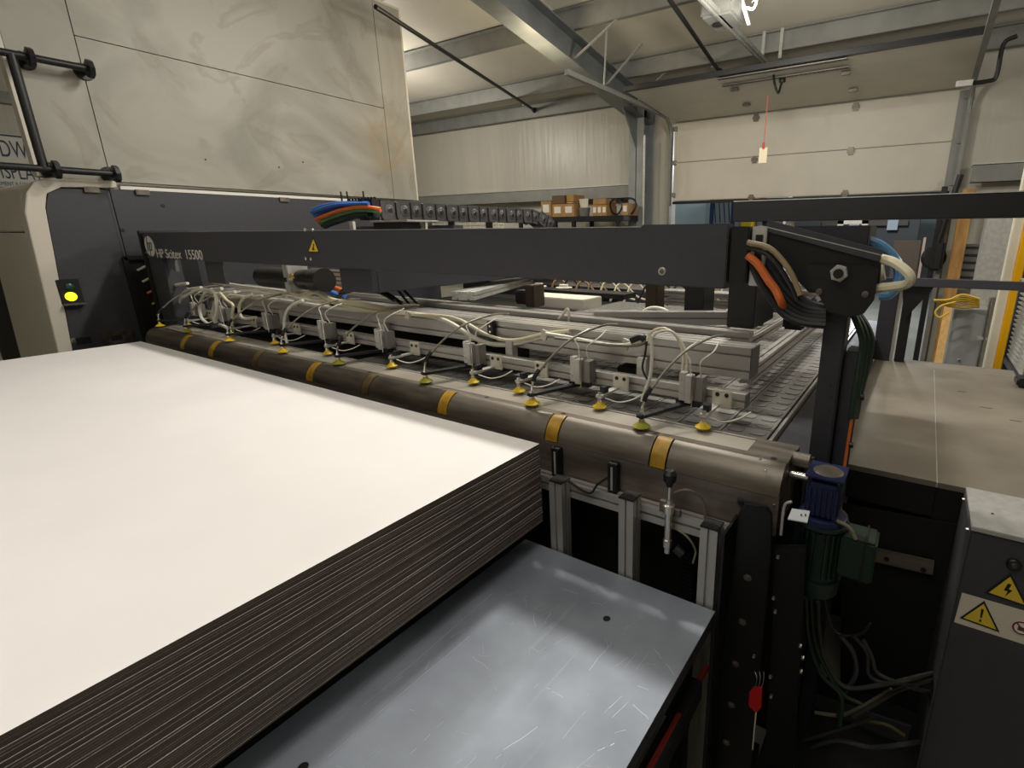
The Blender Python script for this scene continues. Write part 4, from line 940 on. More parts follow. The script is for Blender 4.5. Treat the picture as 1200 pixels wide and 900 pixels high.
for i, lab in enumerate(('upper light blue hose arching behind the pivot bracket', 'second light blue hose of the arch behind the pivot bracket', 'lowest dark blue hose of the arch behind the pivot bracket')):
    k = i
    cable([(978, 282+k*2), (1005, 279+4*k), (1030, 285+5*k), (1048-k*2, 300+4*k), (1056-k*3, 318), (1053-k*3, 334), (1043-k*2, 346-k), (1030, 348-k)], .011-.002*k, [M_lblue, M_lblue, M_blue][i], 'blue_hose', lab, 1.78+.02*k, 'blue hoses behind the bracket')
MB_ = MB().cyl(P(1027, 318, 'y', 1.7), P(1036, 316, 'y', 1.7), .03, 14).build('hose_fitting', M_hose); tag(MB_, 'cream hose fitting at the right edge of the pivot bracket', 'fitting')
for i, lab in enumerate(('left dark green cable hanging beside the right column', 'middle dark green cable hanging beside the right column', 'right dark green cable hanging beside the right column')):
    cable([(1000+3*i, 368), (1007+5*i, 385), (1011+5*i, 402), (1008+4*i, 428), (1003+3*i, 455), (998+2*i, 490)], .010, [M_dgreen, M_dgreen, M_dgreen][i], 'green_cable', lab, 1.60+.01*i, 'green cables beside the column')
cable([(1010, 425), (1003, 465), (996, 505), (990, 545), (985, 590), (983, 608)], .0045, M_orange, 'orange_wire', 'thin orange wire running down the right edge of the column', 1.60)
cable([(1013, 420), (1006, 460), (999, 500), (993, 540), (988, 585)], .004, M_dgreen, 'green_wire', 'thin green wire beside the orange one on the column', 1.62)
for i, q in enumerate(((1010, 465), (997, 521))):
    tag(MB().cyl(P(q[0]-2, q[1], 'y', 1.595), P(q[0]+3, q[1]+1, 'y', 1.595), .009, 10).build('wire_clip', M_black), ('upper', 'lower')[i]+' black clip on the wires beside the column', 'clip')

# ================================================================== side cover table, gate bar
M_cov = mat('dusty_grey_sheet', (120, 112, 100), .5, .1, 0, 2.5, col2=(146, 138, 124), bump=.04, bscale=200)
ct = thing('side_cover_table', 'dusty grey flat machine cover table right of the column', 'table', (.15, 2.8, 0))
fy, byy, tz = 1.895, 3.82, .95
xl, xm, xr = -.195, .1395, .545
MB().box(xl, xm-.002, fy, byy-.2, tz-.02, tz).build('cover_panel', M_cov, ct, bevel=.001)
MB().box(xm+.002, xr, fy, byy-.2, tz-.02, tz-.0005).build('cover_panel', M_cov, ct, bevel=.001)
MB().box(xl, xr, byy-.197, byy, tz-.02, tz-.001).build('rear_panel', M_cov, ct, bevel=.001)
MB().box(xl, xm, fy+.002, fy+.01, tz-.13, tz-.02).build('skirt', M_pit, ct)
MB().box(xm+.002, xr, fy+.002, fy+.01, tz-.22, tz-.02).build('skirt', M_pit, ct)
MB().box(xl+.05, xr, 2.3, byy, .0, tz-.03).build('body', M_pit, ct)
MB().box(xm-.0025, xm+.0025, fy, byy-.2, tz-.019, tz-.002).build('seam_strip', M_galv, ct)
MB().box(.555, .8, 3.0, 3.37, .93, .95).build('light_plate', M_white, ct)
m = MB()
for x, y, l in ((.32, 2.9, .05), (.42, 2.75, .04), (.24, 3.15, .04), (.45, 2.3, .06)): m.box(x, x+l, y, y+.006, tz, tz+.0006)
m.build('scuff_marks', M_dark, ct)['kind'] = 'stuff'
gt = thing('gate_bar', 'long black box beam with painted highlight along its top edge crossing at upper right', 'beam', (.3, 3.7, 0))
GY = 3.7
a, b_ = P(860, 235.6, 'y', GY), P(860, 260, 'y', GY)
MB().box(a.x, 2.0, GY, GY+.12, b_.z, a.z-.006).build('beam_body', M_black, gt, bevel=.004)
MB().box(a.x, 2.0, GY-.002, GY+.1, a.z-.005, a.z).build('top_highlight', M_galv, gt)  # pale strip paints the highlight on the upper edge
for p0, p1 in ((1022, 1042), (1048, 1060)):
    x0, x1 = P(p0, 418, 'y', GY+.01).x, P(p1, 418, 'y', GY+.01).x
    MB().box(x0, x1, GY+.01, GY+.09, tz, P(1069, 327, 'y', GY).z).build('post', M_dark2 if p0 < 1040 else M_black, gt, bevel=.003)
MB().box(P(1042.5, 418, 'y', GY+.01).x, P(1046, 418, 'y', GY+.01).x, GY+.03, GY+.05, tz, 1.5).build('light_strip', M_cardw, gt)
a1, a2 = P(1069, 326, 'y', GY-.02), P(1069, 335.5, 'y', GY-.02)
MB().box(a1.x-.1, 2.0, GY-.03, GY+.02, a2.z, a1.z).build('rail', mat('blue_grey_rail', (72, 72, 80), .4), gt, bevel=.002)
plate([(1058, 334), (1096, 334), (1092, 340), (1062, 372), (1058, 372)], GY-.01, .01, 'gusset', M_black, gt)
MB().box(-1.0, -.95, GY+.03, GY+.09, 1.1, b_.z+.01).build('post', M_black, gt)
MB().box(1.6, 1.7, GY+.03, GY+.09, 0, b_.z+.01).build('post', M_black, gt)
for px in (912, 926):
    c = P(px, 262, 'y', GY+.05); MB().lathe((c.x, GY+.05, b_.z-.06), (c.x, GY+.05, b_.z+.002), [(0, .012), (.4, .03), (1, .03)], 12).build('cap_nut', M_white, gt)
c = P(969, 263, 'y', 4.2)
t = thing('label_frame', 'small white square frame standing behind the pivot bracket', 'frame', tuple(P(998, 276, 'y', 4.2)))
q = P(998, 271, 'y', 4.2)
for dx0, dx1, dz0, dz1 in ((-.1, -.06, -.08, .08), (.06, .1, -.08, .08), (-.1, .1, .05, .08), (-.1, .1, -.08, -.05)):
    MB().box(q.x+dx0, q.x+dx1, 4.2, 4.22, q.z+dz0, q.z+dz1).build('frame_side', M_letter, t)
MB().box(q.x-.02, q.x+.02, 4.22, 4.26, 1.0, q.z-.07).build('stem', M_black, t)

# ================================================================== machine frame at the lower right
lf_ = thing('support_frame', 'aluminium slotted support frame below the infeed cover', 'frame', (-.7, 1.3, 0))
m = MB(); profile(m, (-1.6, 1.275, .925), (-.362, 1.275, .925), .04, .05, .05); m.build('top_rail', M_alu, lf_)
def post(px, py, w_):
    a = P(px, py, 'y', 1.21); m = MB(); profile(m, (a.x, 1.227, 0), (a.x, 1.227, a.z), .05, .05, .05, .008, .008); m.build('post', M_alu, lf_)
    MB().box(a.x-.027, a.x+.027, 1.2, 1.254, a.z, a.z+.006).build('post_cap', M_black, lf_, bevel=.002)
for q in ((652, 565), (735, 585), (832, 619)): post(*q, 0)
for px, py0, py1 in ((651, 525, 562), (718, 543, 582)):
    a, b_ = P(px, py0, 'y', 1.28), P(px, py1, 'y', 1.28)
    s = MB().box(a.x-.017, a.x+.017, 1.275, 1.299, b_.z, a.z).build('clamp_bracket', M_black, lf_, bevel=.002)
    MB().box(a.x-.004, a.x+.003, 1.273, 1.2749, b_.z+.025, a.z-.012).build('bracket_slot', M_galv, s).name = 'bracket_slot'
cable([(665, 563), (690, 578), (700, 568), (712, 560)], .004, M_black, 'black_cable', 'thin black cable between the two slotted clamp brackets', 1.245)
cable([(690, 590), (715, 620), (722, 650), (722, 690)], .004, M_hoseg, 'grey_hose', 'grey hose hanging in the dark behind the middle posts', 1.42)
ac = thing('damper_cylinder', 'small chrome pneumatic cylinder with black knob on the support frame', 'cylinder', (-.56, 1.25, .9))
c = P(785, 560, 'y', 1.232); x = c.x
def zz(py): return P(785, py, 'y', 1.232).z
MB().lathe((x, 1.232, zz(570)), (x, 1.232, zz(551)), [(0, .009), (.3, .011), (.35, .018), (.8, .020), (1, .012)], 18).build('knob', M_black, ac)
MB().cyl((x, 1.232, zz(588)), (x, 1.232, zz(570)), .005, 10).build('stem', M_chrome, ac)
MB().lathe((x, 1.232, zz(648)), (x, 1.232, zz(586)), [(0, .010), (.1, .011), (.12, .014), (.25, .014), (.27, .011), (.75, .011), (.77, .017), (.9, .017), (.92, .009), (1, .009)], 16).build('cylinder_body', M_chrome, ac)
MB().box(x-.035, x-.01, 1.243, 1.256, zz(605), zz(592)).build('mount', M_steel, ac)
MB().box(x-.01, x+.03, 1.243, 1.256, zz(606), zz(598)).build('mount', M_steel, ac)
MB().cyl((x+.025, 1.232, zz(640)), (x+.05, 1.232, zz(645)), .014, 12).build('fitting', M_black, ac)
cable([(790, 577, 1.232), (805, 574, 1.232), (822, 583, 1.27), (826, 600, 1.28), (824, 615, 1.285)], .0032, M_hoseg, 'grey_hose', 'grey hose looping from the damper cylinder to the right post')
cable([(793, 620, 1.24), (806, 630, 1.23), (815, 645, 1.24), (812, 660, 1.232)], .003, M_hoseg, 'grey_hose', 'short grey hose below the damper cylinder')
t = thing('ribbed_duct', 'dark ribbed cable duct left of the right post', 'duct', (-.53, 1.36, .6))
for k in range(12): z = P(808, 655, 'y', 1.35).z-.016*k; MB().box(-.545, -.495, 1.35, 1.39, z-.006, z+.006).build('rib', M_blackm, t)
MB().box(-.535, -.505, 1.355, 1.385, .0, P(808, 655, 'y', 1.35).z).build('core', M_pit, t)
# end frame plate with hump
ep = thing('end_frame_plate', 'tall black end frame plate with bolts left of the green motor', 'frame', (-.3, 1.26, 0))
plate([(866, 600), (872, 592), (897, 594), (904, 604), (903, 650), (880, 900), (835, 960), (845, 760), (858, 680)], 1.245, .015, 'front_plate', M_blackm, ep)
plate([(905, 640), (945, 640), (940, 730), (930, 900), (895, 900), (905, 740)], 1.28, .012, 'side_plate', M_blackm, ep)
MB().box(-.358, -.350, 1.18, 1.30, 0, P(862, 615, 'y', 1.245).z).build('left_flange', M_blackm, ep)
MB().box(-.352, -.25, 1.245, 1.42, 0, .06).build('foot', M_blackm, ep)
m = MB()
for q in ((876, 677), (870, 729), (862, 778), (857, 826), (851, 870)):
    c = P(*q, 'y', 1.245); MB().lathe(c, c+Vector((0, -.006, 0)), [(0, .012), (.2, .012), (.25, .007), (1, .006)], 6).build('bolt', M_steel, ep)
m = MB()
for q in ((912, 652), (907, 700), (909, 716), (884, 768), (903, 792), (904, 815), (938, 756), (941, 770), (939, 786)):
    c = P(*q, 'y', 1.24); MB().lathe(c, c+Vector((0, -.008, 0)), [(0, .005), (1, .004)], 8).build('bolt', M_chrome, ep)
t = thing('sensor_bracket', 'bent steel bracket holding a small white sensor card beside the gearbox', 'bracket', (-.22, 1.27, 1.05))
MB().tube([P(928, 588, 'y', 1.27), P(921, 590, 'y', 1.27), P(918, 600, 'y', 1.27), P(915, 627, 'y', 1.27)], .004, 6, 3).build('bent_rod', M_galv, t)
MB().poly3([P(928, 597, 'y', 1.26), P(949, 600, 'y', 1.26), P(946, 613, 'y', 1.23), P(923, 609, 'y', 1.23)], (0, 0, .003)).build('sensor_card', mat('pale_card', (216, 220, 226), .5), t)
m = MB()
for q in ((939, 604), (944, 604), (939, 609)): c = P(*q, 'y', 1.243); m.lathe(c+Vector((0, 0, .0)), c+Vector((0, -.002, .004)), [(0, .002), (1, .002)], 6)
m.build('card_holes', M_ink, t)
# gearmotor
gm = thing('gear_motor', 'upright green gear motor with blue gearbox below the right column', 'motor', (-.14, 1.36, .75))
gx, gy_ = -.14, 1.37
MB().cyl((XR, gy_+.05, 1.085), (-.17, gy_+.05, 1.085), .012, 14).build('shaft', M_chrome, gm)
MB().cyl((XR, gy_+.08, 1.12), (-.2, gy_+.08, 1.12), .022, 14).build('shaft_tube', M_steel, gm)
s = MB().box(gx-.045, gx+.04, gy_-.05, gy_+.05, 1.02, 1.135).build('gearbox', M_gboxblue, gm, bevel=.012, bseg=3)
MB().lathe((gx, gy_, 1.135), (gx, gy_, 1.145), [(0, .038), (.5, .038), (1, .03)], 24).build('gearbox_ring', M_steel, s)
m = MB()
for k in range(6): m.box(gx-.035+k*.013, gx-.030+k*.013, gy_-.056, gy_-.049, 1.03, 1.11)
m.build('gearbox_ribs', M_gboxblue, s)
MB().box(gx-.05, gx+.045, gy_-.055, gy_+.055, 1.135, 1.14).build('gearbox_flange', M_gboxblue, s, bevel=.002)
MB().lathe((gx, gy_, 1.0), (gx, gy_, 1.02), [(0, .062), (.8, .062), (1, .055)], 28).build('adapter_flange', M_gboxblue, gm)
MB().lathe((gx, gy_, .83), (gx, gy_, 1.0), [(0, .058), (.02, .058), (.9, .058), (.95, .068), (1, .068)], 28).build('motor_body', M_mgreen, gm)
m = MB()
for k in range(26):
    a = 2*math.pi*k/26; u = Vector((math.cos(a), math.sin(a), 0))
    m.bar(Vector((gx, gy_, .845))+u*.062, Vector((gx, gy_, .985))+u*.062, .003, .012, u)
m.build('cooling_fins', M_mgreen, gm)['kind'] = 'stuff'
MB().lathe((gx, gy_, .775), (gx, gy_, .83), [(0, .052), (.15, .062), (.95, .066), (1, .066)], 28).build('fan_cover', M_mgreen, gm)
MB().box(gx+.055, gx+.14, gy_-.045, gy_+.045, .865, .985).build('terminal_box', M_mgreen, gm, bevel=.006)
MB().box(gx+.11, gx+.115, gy_-.0465, gy_+.047, .862, .988).build('box_joint', M_pit, gm)
cable([(980, 610), (995, 618), (1003, 632)], .005, M_hoseg, 'grey_cable', 'grey cable entering the top of the green terminal box', 1.33)
# steel strips in the pit
def strip(p0, p1, p2, p3, y, m_, lab, holes=()):
    t = thing('steel_strip', lab, 'strip', tuple(P(*p3, 'y', y)))
    MB().poly3([P(*q, 'y', y) for q in (p0, p1, p2, p3)], (0, .008, 0)).build('strip_body', m_, t)
    for q in holes:
        c = P(*q, 'y', y); MB().lathe(c+Vector((0, -.001, 0)), c, [(0, .009), (1, .009)], 16).build('hole', M_ink, t)
strip((1010, 639), (1095, 658), (1093, 674), (1010, 655), 1.85, M_steel, 'drilled steel strip behind the green motor under the side table', ((1039, 655), (1082, 668)))
strip((935, 808), (1068, 852), (1062, 872), (928, 830), 1.7, M_dark, 'dark steel cross strip low in the pit behind the cables', ((934, 818),))
MB_ = MB().poly3([P(*q, 'y', 1.88) for q in ((985, 590), (1135, 618), (1100, 960), (985, 960))], (0, .01, 0)).build('pit_shade_panel', M_pit)  # added black sheet keeping the background under the table in the dark
tag(MB_, 'black panel added to darken the pit under the side table', 'panel')
tt = thing('red_tag', 'red tag hanging on a wire in the dark beside the end frame', 'tag', tuple(P(884, 820, 'y', 1.2)))
a, b_ = P(880, 806, 'y', 1.2), P(892, 834, 'y', 1.2)
MB().poly3([P(883, 806, 'y', 1.2), P(893, 806, 'y', 1.2), P(892, 830, 'y', 1.2), P(886, 836, 'y', 1.2), P(877, 828, 'y', 1.2), P(878, 812, 'y', 1.2)], (0, .008, 0)).build('tag_body', M_red, tt, bevel=.002)
MB().tube([P(886, 835, 'y', 1.2), P(884, 855, 'y', 1.2), P(882, 878, 'y', 1.2)], .0022, 6).build('wire', M_hose, tt)
for dx in (-1, 3, 7): MB().tube([P(886+dx, 806, 'y', 1.2), P(888+dx, 795, 'y', 1.2), P(886+dx*1.3, 787, 'y', 1.2)], .0014, 5, 3).build('wire', M_chrome, tt)
# pit cables
M_gcab = mat('dusty_grey_cable', (58, 58, 53), .6)
pitc = [
 ([(944, 700), (948, 750), (962, 790), (985, 815), (984, 850)], .007, M_dgreen, 'dark green cable falling straight below the green motor'),
 ([(950, 702), (955, 752), (972, 792), (990, 815), (1010, 825)], .006, M_dgreen, 'second dark green cable falling below the green motor, right of the first'),
 ([(958, 705), (960, 740), (968, 775), (990, 805), (1030, 803), (1068, 795), (1096, 788, 1.75)], .007, M_gcab, 'grey cable curving right from below the motor'),
 ([(985, 745), (1000, 765), (1003, 790), (990, 812), (982, 840)], .007, M_dark, 'dark cable loop in the middle of the pit'),
 ([(1000, 745), (1016, 765), (1018, 790), (1035, 800), (1070, 800), (1096, 796, 1.75)], .006, M_dark2, 'dark cable rising right in the pit'),
 ([(1012, 750), (1022, 770), (1030, 790), (1070, 806), (1094, 812, 1.75)], .006, M_gcab, 'second grey cable crossing right in the pit'),
 ([(1000, 840), (1030, 822), (1050, 810), (1075, 801), (1098, 794, 1.75)], .007, M_gcab, 'grey cable running up to the right in the pit'),
 ([(955, 835), (985, 838), (1010, 828), (1045, 808)], .006, M_hoseg, 'grey-beige cable lying across the dark steel strip'),
 ([(940, 880), (980, 868), (1020, 876), (1060, 872), (1085, 868, 1.75)], .008, M_dark, 'dark cable lying lowest across the pit'),
 ([(935, 870), (975, 858), (1000, 850), (1022, 840)], .006, M_gcab, 'grey cable low at the left of the pit'),
 ([(1015, 845), (1040, 850), (1060, 862)], .006, mat('olive_wire', (70, 66, 38), .5), 'short olive wire over the dark steel strip'),
 ([(965, 700), (975, 735), (990, 745), (1010, 742), (1020, 730)], .004, M_dark, 'thin dark cable loop just below the green motor'),
]
for i, (pts, r, m_, lab) in enumerate(pitc): cable(pts, r, m_, 'floor_cable', lab, 1.45+.01*i, 'cables in the pit')

# ================================================================== control cabinet lower right
cc = thing('control_cabinet', 'dark control cabinet with galvanised lid and warning stickers', 'cabinet', (.6, 1.72, 0))
cxl = .217; zt = .968
MB().box(cxl, 1.3, 1.6, 1.86, .03, zt-.015).build('cabinet_body', M_dark, cc, bevel=.003)
MB().box(cxl-.002, 1.3, 1.594, 1.864, zt-.014, zt).build('lid', mat('galvanised_lid', (176, 176, 172), .5, .35, .08, 40), cc, bevel=.002)
MB().box(cxl-.004, cxl-.001, 1.6, 1.86, .03, zt-.02).build('side_plate', mat('side_grey', (84, 84, 86), .4, .3), cc)
for y in (1.63, 1.83): MB().lathe((cxl-.004, y, zt-.03), (cxl-.010, y, zt-.03), [(0, .005), (1, .004)], 10).build('rivet', M_chrome, cc)
MB().lathe(P(1163, 602, 'z', zt), P(1163, 602, 'z', zt)+Vector((0, 0, .001)), [(0, .004), (1, .004)], 10).build('lid_hole', M_ink, cc)
c = P(1188, 661, 'y', 1.6)
s = MB().lathe(c, c+Vector((0, -.01, 0)), [(0, .017), (.7, .017), (1, .014)], 24).build('lock', M_black, cc)
MB().lathe(c+Vector((0, -.01, 0)), c+Vector((0, -.013, 0)), [(0, .008), (1, .006)], 16).build('lock_core', M_dark, s)
FYc = 1.599
def flat(pts, m_, nm, off, parent=cc): return MB().poly3([P(a, b, 'y', FYc-off) for a, b in pts], (0, .0006, 0)).build(nm, m_, parent, smooth=False)
flat([(1127.5, 694.5), (1215, 720), (1215, 760), (1118, 729)], mat('label_cream', (214, 206, 190), .5), 'label_plate', .0)
warn_tri([P(1124.5, 724, 'y', FYc-.001), P(1153.5, 704, 'y', FYc-.001), P(1171.5, 741, 'y', FYc-.001)], M_stick, cc, (0, -.0006, 0), excl_s)
warn_tri([P(1154, 694.5, 'y', FYc-.001), P(1184.6, 672, 'y', FYc-.001), P(1205, 712, 'y', FYc-.001)], M_stick, cc, (0, -.0006, 0), bolt_s)
c = P(1197, 736, 'y', FYc-.001); r0 = .021
ring = lambda r, m_, nm, off: MB().lathe(c+Vector((0, -off, 0)), c+Vector((0, -off-.0005, 0)), [(0, r), (1, r)], 28).build(nm, m_, cc)
ring(r0+.002, M_letter, 'prohibition_rim', .0005); ring(r0, mat('dull_red_print', (120, 40, 34), .5), 'prohibition_ring', .001); ring(r0*.78, M_letter, 'prohibition_field', .0015)
MB().bar(c+Vector((-.012, -.0025, .013)), c+Vector((.012, -.0025, -.013)), .0006, .004, (0, 0, 1)).build('prohibition_bar', MATS['dull_red_print'], cc)
MB().box(c.x-.008, c.x+.006, c.y-.0023, c.y-.002, c.z-.008, c.z+.004).build('prohibition_symbol', M_dark, cc)

# ================================================================== printer body and enclosure at the left
PXp = -5.0
pr = thing('printer_body', 'large printer body with charcoal side panel and white rounded trim', 'printer', (PXp-1, 2.5, 0))
yf = P(45, 222, 'x', PXp).y
T0 = 2.045
MB().box(PXp-.03, PXp, 1.47, 4.35, .0, T0+.02).build('side_panel', M_dark, pr, bevel=.002)
y0s = yf+.03
MB().prism([(1.465, 0), (1.465, T0+.012), (y0s+.07, T0+.006), (y0s+.01, T0-.03), (y0s-.02, T0-.12), (y0s-.10, .9), (y0s-.16, 0)], 'x', PXp-.03, PXp+.0005).build('side_panel', M_dark, pr, bevel=.001)
# white trim : band round the dark panel and the body behind
oy = yf
outer = [(y0s-.155, 0), (y0s-.155-.055, 0), (oy-.145, .9), (oy-.095, T0-.15), (oy-.06, T0-.03), (oy-.01, T0+.04), (oy+.06, T0+.07), (oy+.4, T0+.075), (oy+.4, T0+.03), (y0s+.08, T0+.016), (y0s+.0, T0-.03), (y0s-.025, T0-.12), (y0s-.105, .9)]
MB().prism(outer, 'x', PXp-.1, PXp+.012).build('trim_band', M_white, pr, bevel=.004)
shell = [(y0s-.205, 0), (oy-.14, .9), (oy-.10, T0-.28), (oy+.4, T0-.28), (oy+.4, 0)]
xe = P(19, 415, 'y', .95).x
MB().prism(shell, 'x', xe, PXp-.101).build('shell_lower', M_white, pr, bevel=.004)
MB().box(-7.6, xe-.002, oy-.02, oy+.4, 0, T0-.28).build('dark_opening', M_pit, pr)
shell = [(oy-.10, T0-.27), (oy-.07, T0-.05), (oy-.01, T0+.03), (oy+.06, T0+.06), (oy+3, T0+.07), (oy+3, T0-.27)]
MB().prism(shell, 'x', -7.6, PXp-.101).build('shell_upper', M_white, pr, bevel=.01)
MB().box(-7.6, PXp-.101, oy+.401, 4.3, 0, T0-.3).build('shell_rear', M_white, pr)
MB().box(-5.62, -5.46, .6, yf-.1, .0, 1.6).build('dark_side_opening', M_black, pr) if False else None
MB().box(PXp-.04, PXp+.004, yf+.42, 4.28, T0+.022, T0+.045).build('white_ledge', M_letter, pr)
for px in (106, 165, 330):
    c = P(px, 228, 'x', PXp); MB().box(PXp, PXp+.02, c.y-.03, c.y+.05, T0-.01, T0+.025).build('hinge', M_steel, pr)
MB().box(PXp+.0, PXp+.0015, P(134, 260, 'x', PXp).y-.002, P(134, 260, 'x', PXp).y, .9, T0).build('panel_seam', M_ink, pr)
for q in ((191, 241), (144, 270)):
    c = P(*q, 'x', PXp); MB().lathe(c, c+Vector((.004, 0, 0)), [(0, .014), (1, .012)], 12).build('plug', M_ink, pr)
c = P(81, 342, 'x', PXp)
s = MB().box(PXp, PXp+.015, c.y-.055, c.y+.06, c.z-.085, c.z+.085).build('indicator_panel', M_black, pr, bevel=.003)
c1, c2 = P(81.5, 336, 'x', PXp+.015), P(83, 347.5, 'x', PXp+.015)
MB().lathe(c1, c1+Vector((.012, 0, 0)), [(0, .022), (.6, .022), (1, .014)], 16).build('green_indicator', mat('green_lens', (30, 70, 50), .3), s)
MB().lathe(c2, c2+Vector((.016, 0, 0)), [(0, .030), (.6, .030), (1, .016)], 18).build('yellow_indicator', mat('lit_yellow_lens', (250, 236, 40), .3, emit=1.6), s)
MB().box(PXp+.015, PXp+.05, c.y-.05, c.y+.06, c.z-.088, c.z-.078).build('panel_lip', M_steel, s)
c = P(86, 399.5, 'x', PXp); MB().lathe(c, c+Vector((.008, 0, 0)), [(0, .02), (.5, .02), (.6, .012), (1, .01)], 18).build('key_lock', M_chrome, pr)
c = P(98, 399, 'x', PXp); MB().box(PXp, PXp+.006, c.y-.04, c.y+.04, c.z-.022, c.z+.022).build('socket', M_ink, pr)
c = P(136, 395, 'x', PXp); MB().box(PXp, PXp+.02, c.y-.08, c.y+.1, c.z-.045, c.z+.045).build('latch_plate', M_steeld, pr, bevel=.003); MB().box(PXp+.02, PXp+.022, c.y-.035, c.y+.03, c.z-.02, c.z+.015).build('latch_hole', M_ink, pr)
a, b_ = P(144, 303, 'x', PXp), P(163, 400, 'x', PXp)
MB().box(PXp+.0005, PXp+.004, a.y, b_.y+.3, .8, a.z).build('dark_recess', M_ink, pr)
MB().box(PXp+.004, PXp+.03, a.y-.01, a.y+.02, .8, a.z+.01).build('recess_frame', M_black, pr)
MB().box(PXp+.004, PXp+.03, a.y, b_.y+.3, a.z-.01, a.z+.02).build('recess_frame', M_black, pr)
for i in range(7):
    z = 1.5-.085*i; y = a.y+.06+.012*i
    q = MB().tube([(PXp+.02, y, z), (PXp+.05, y+.06, z+.03), (PXp+.04, y+.14, z), (PXp+.02, y+.2, z-.03)], .008, 6).build('wire', [M_hosew, M_hose, M_orange, M_yel, M_hoseg, M_black, M_red][i], pr)
# enclosure
M_encl = bpy.data.materials.new('smudged_white_panel'); M_encl.use_nodes = True
nt = M_encl.node_tree; b = nt.nodes['Principled BSDF']; tc = nt.nodes.new('ShaderNodeTexCoord')
b.inputs['Roughness'].default_value = .55
n1 = noise(1.1, 6); n1.inputs['Distortion'].default_value = 1.6
r1 = ramp(n1, .30, .66, (*lin((134, 131, 121)), 1), (*lin((164, 160, 149)), 1))
n2 = noise(.9, 7, 0, (1, 1, 1)); n2.inputs['Distortion'].default_value = 3
r2 = ramp(n2, .56, .60, (0, 0, 0, 1), (1, 1, 1, 1)); r3 = ramp(n2, .60, .70, (1, 1, 1, 1), (0, 0, 0, 1))
mu = nt.nodes.new('ShaderNodeMixRGB'); mu.blend_type = 'MULTIPLY'; mu.inputs[0].default_value = 1
nt.links.new(r2.outputs[0], mu.inputs[1]); nt.links.new(r3.outputs[0], mu.inputs[2])
ms = nt.nodes.new('ShaderNodeMath'); ms.operation = 'MULTIPLY'; ms.inputs[1].default_value = .3; nt.links.new(mu.outputs[0], ms.inputs[0])
mx = nt.nodes.new('ShaderNodeMixRGB'); mx.inputs[2].default_value = (*lin((120, 112, 94)), 1)
nt.links.new(ms.outputs[0], mx.inputs[0]); nt.links.new(r1.outputs[0], mx.inputs[1])
# one water stain ring with its own place near the right edge
sp = nt.nodes.new('ShaderNodeMapping'); sp.vector_type = 'POINT'
nd = nt.nodes.new('ShaderNodeVectorMath'); nd.operation = 'DISTANCE'
stc = P(452, 172, 'x', -5.02)
add = nt.nodes.new('ShaderNodeVectorMath'); add.operation = 'ADD'; nn = noise(3.5, 4); sc3 = nt.nodes.new('ShaderNodeVectorMath'); sc3.operation = 'SCALE'; sc3.inputs['Scale'].default_value = .3
nt.links.new(nn.outputs['Color'], sc3.inputs[0]); nt.links.new(tc.outputs['Object'], add.inputs[0]); nt.links.new(sc3.outputs[0], add.inputs[1])
nt.links.new(add.outputs[0], nd.inputs[0])
rs = nt.nodes.new('ShaderNodeValToRGB'); e = rs.color_ramp.elements
e[0].position = 0; e[0].color = (.1,)*3+(1,); e[1].position = .45; e[1].color = (0, 0, 0, 1)
for pos, v in ((.12, .28), (.18, .5), (.22, .22), (.33, .10)): q = e.new(pos); q.color = (v, v, v, 1)
nt.links.new(nd.outputs['Value'], rs.inputs[0])
mx2 = nt.nodes.new('ShaderNodeMixRGB'); mx2.inputs[2].default_value = (*lin((150, 128, 88)), 1)
nt.links.new(rs.outputs[0], mx2.inputs[0]); nt.links.new(mx.outputs[0], mx2.inputs[1]); nt.links.new(mx2.outputs[0], b.inputs['Base Color'])
en = thing('enclosure', 'tall smudged white panelled enclosure standing on the printer body', 'enclosure', (-6, 2.6, T0+.07))
EX = -5.02; loc = Vector(en.location)
nd.inputs[1].default_value = stc-Vector((0, 0, 0))+Vector((.15, .15, .15))
for l in list(nt.links):
    pass
ZT = 3.99
ys0, ysm, ys1, yse = P(43, 186, 'x', EX).y, P(104, 109, 'x', EX).y, P(447, 100, 'x', EX).y, P(488, 225, 'x', EX).y
zm0, zm1 = P(90, 42, 'x', EX).z, P(450, 127, 'x', EX).z
g = .003
def wpanel(y0, y1, z0a, z1a, z0b=None, z1b=None):
    z0b = z0a if z0b is None else z0b; z1b = z1a if z1b is None else z1b
    o = MB().poly3([(EX, y0+g, z0a), (EX, y1-g, z0b), (EX, y1-g, z1b), (EX, y0+g, z1a)], (-.03, 0, 0)).build('panel', M_encl, None)
    o.parent = en; o.matrix_parent_inverse = Matrix.Translation(-loc)
    return o
B0 = T0+.075
wpanel(ys0, ysm, B0, ZT-.02)
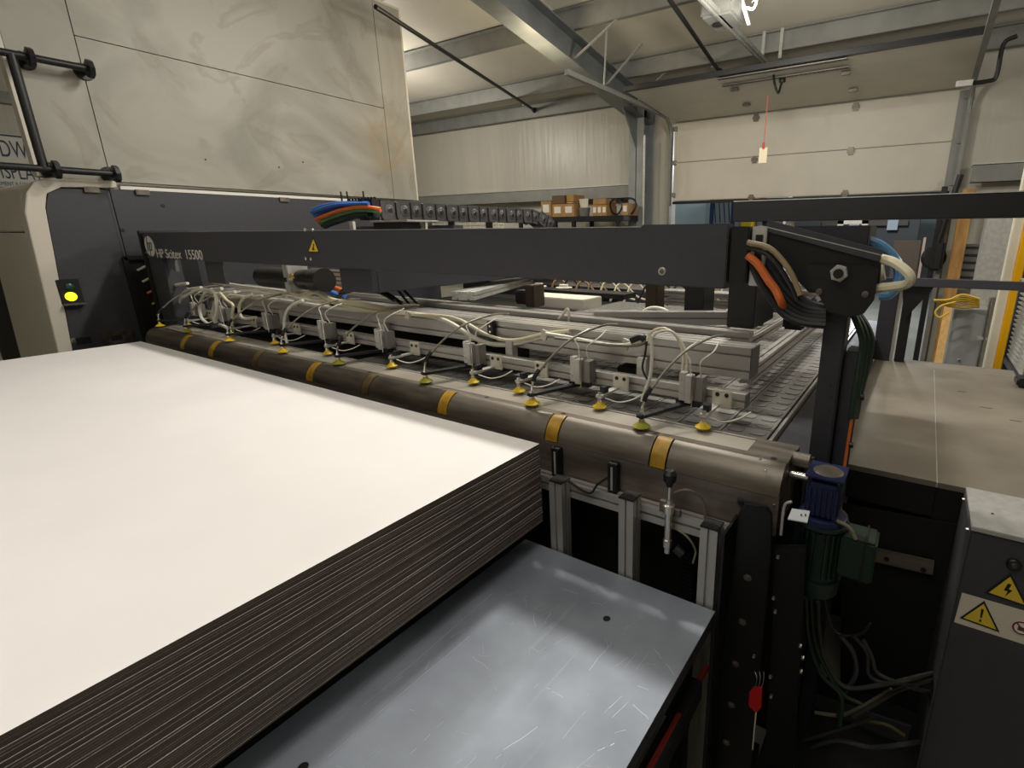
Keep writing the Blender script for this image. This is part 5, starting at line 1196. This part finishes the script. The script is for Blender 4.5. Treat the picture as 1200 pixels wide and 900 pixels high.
wpanel(ysm, ys1, B0, zm0-g, B0, zm1-g)
wpanel(ysm, ys1, zm0+g, ZT-.02, zm1+g, ZT-.02)
wpanel(ys1, yse, B0, ZT-.02)
M_gap = mat('seam_shadow_gap', (60, 56, 48), .8)
o = MB().box(EX-.09, EX-.031, ys0+.01, yse-.002, B0, ZT-.02).build('core', M_gap, en)
o = MB().box(EX-.09, EX-.0005, yse, yse+.02, B0, ZT).build('end_panel', M_white, en)
o = MB().box(EX-.09, EX-.0005, ys0-.02, ys0, B0, ZT).build('end_panel', M_white, en)
MB().box(EX-.09, EX, ys0-.02, yse+.02, ZT-.018, ZT+.002).build('top_panel', M_white, en)
m = MB()
for q in ((142, 213.5), (327, 196), (355, 190), (241, 187)): c = P(*q, 'x', EX); m.lathe(c, c+Vector((.003, 0, 0)), [(0, .008), (1, .006)], 8)
m.build('screw', M_dark, en)
# pipe rack
pk = thing('pipe_rack', 'black iron pipe rack with round flanges fixed to the white enclosure', 'rack', (-4.93, 1.3, 2.17))
RX = -4.9
zu, zl = P(60, 72, 'x', RX).z, P(68, 199, 'x', RX).z
yv = P(32, 130, 'x', RX).y; yA = P(35, 66, 'x', RX).y; yB = P(105, 80, 'x', RX).y; yC = P(66, 199, 'x', RX).y; yD = P(136, 204, 'x', RX).y
MB().tube([(RX, -.6, zu), (RX, yB, zu)], .022, 12, 0).build('pipe', M_black, pk)
MB().tube([(RX, -.6, zl), (RX, yD, zl)], .022, 12, 0).build('pipe', M_black, pk)
MB().tube([(RX, yv, zl), (RX, yv, zu)], .024, 12, 0).build('upright_pipe', M_black, pk)
for y, z in ((yA, zu), (yB, zu), (yC, zl), (yD, zl)):
    s = MB().lathe((RX, y-.018, z), (RX, y+.018, z), [(0, .04), (.15, .056), (.85, .056), (1, .04)], 8).build('flange', M_blackm, pk)
    MB().cyl((RX+.0, y, z), (EX, y, z), .02, 10).build('wall_stub', M_black, s)
    MB().lathe((EX, y, z), (EX+.012, y, z), [(0, .055), (1, .05)], 12).build('wall_plate', M_black, s)
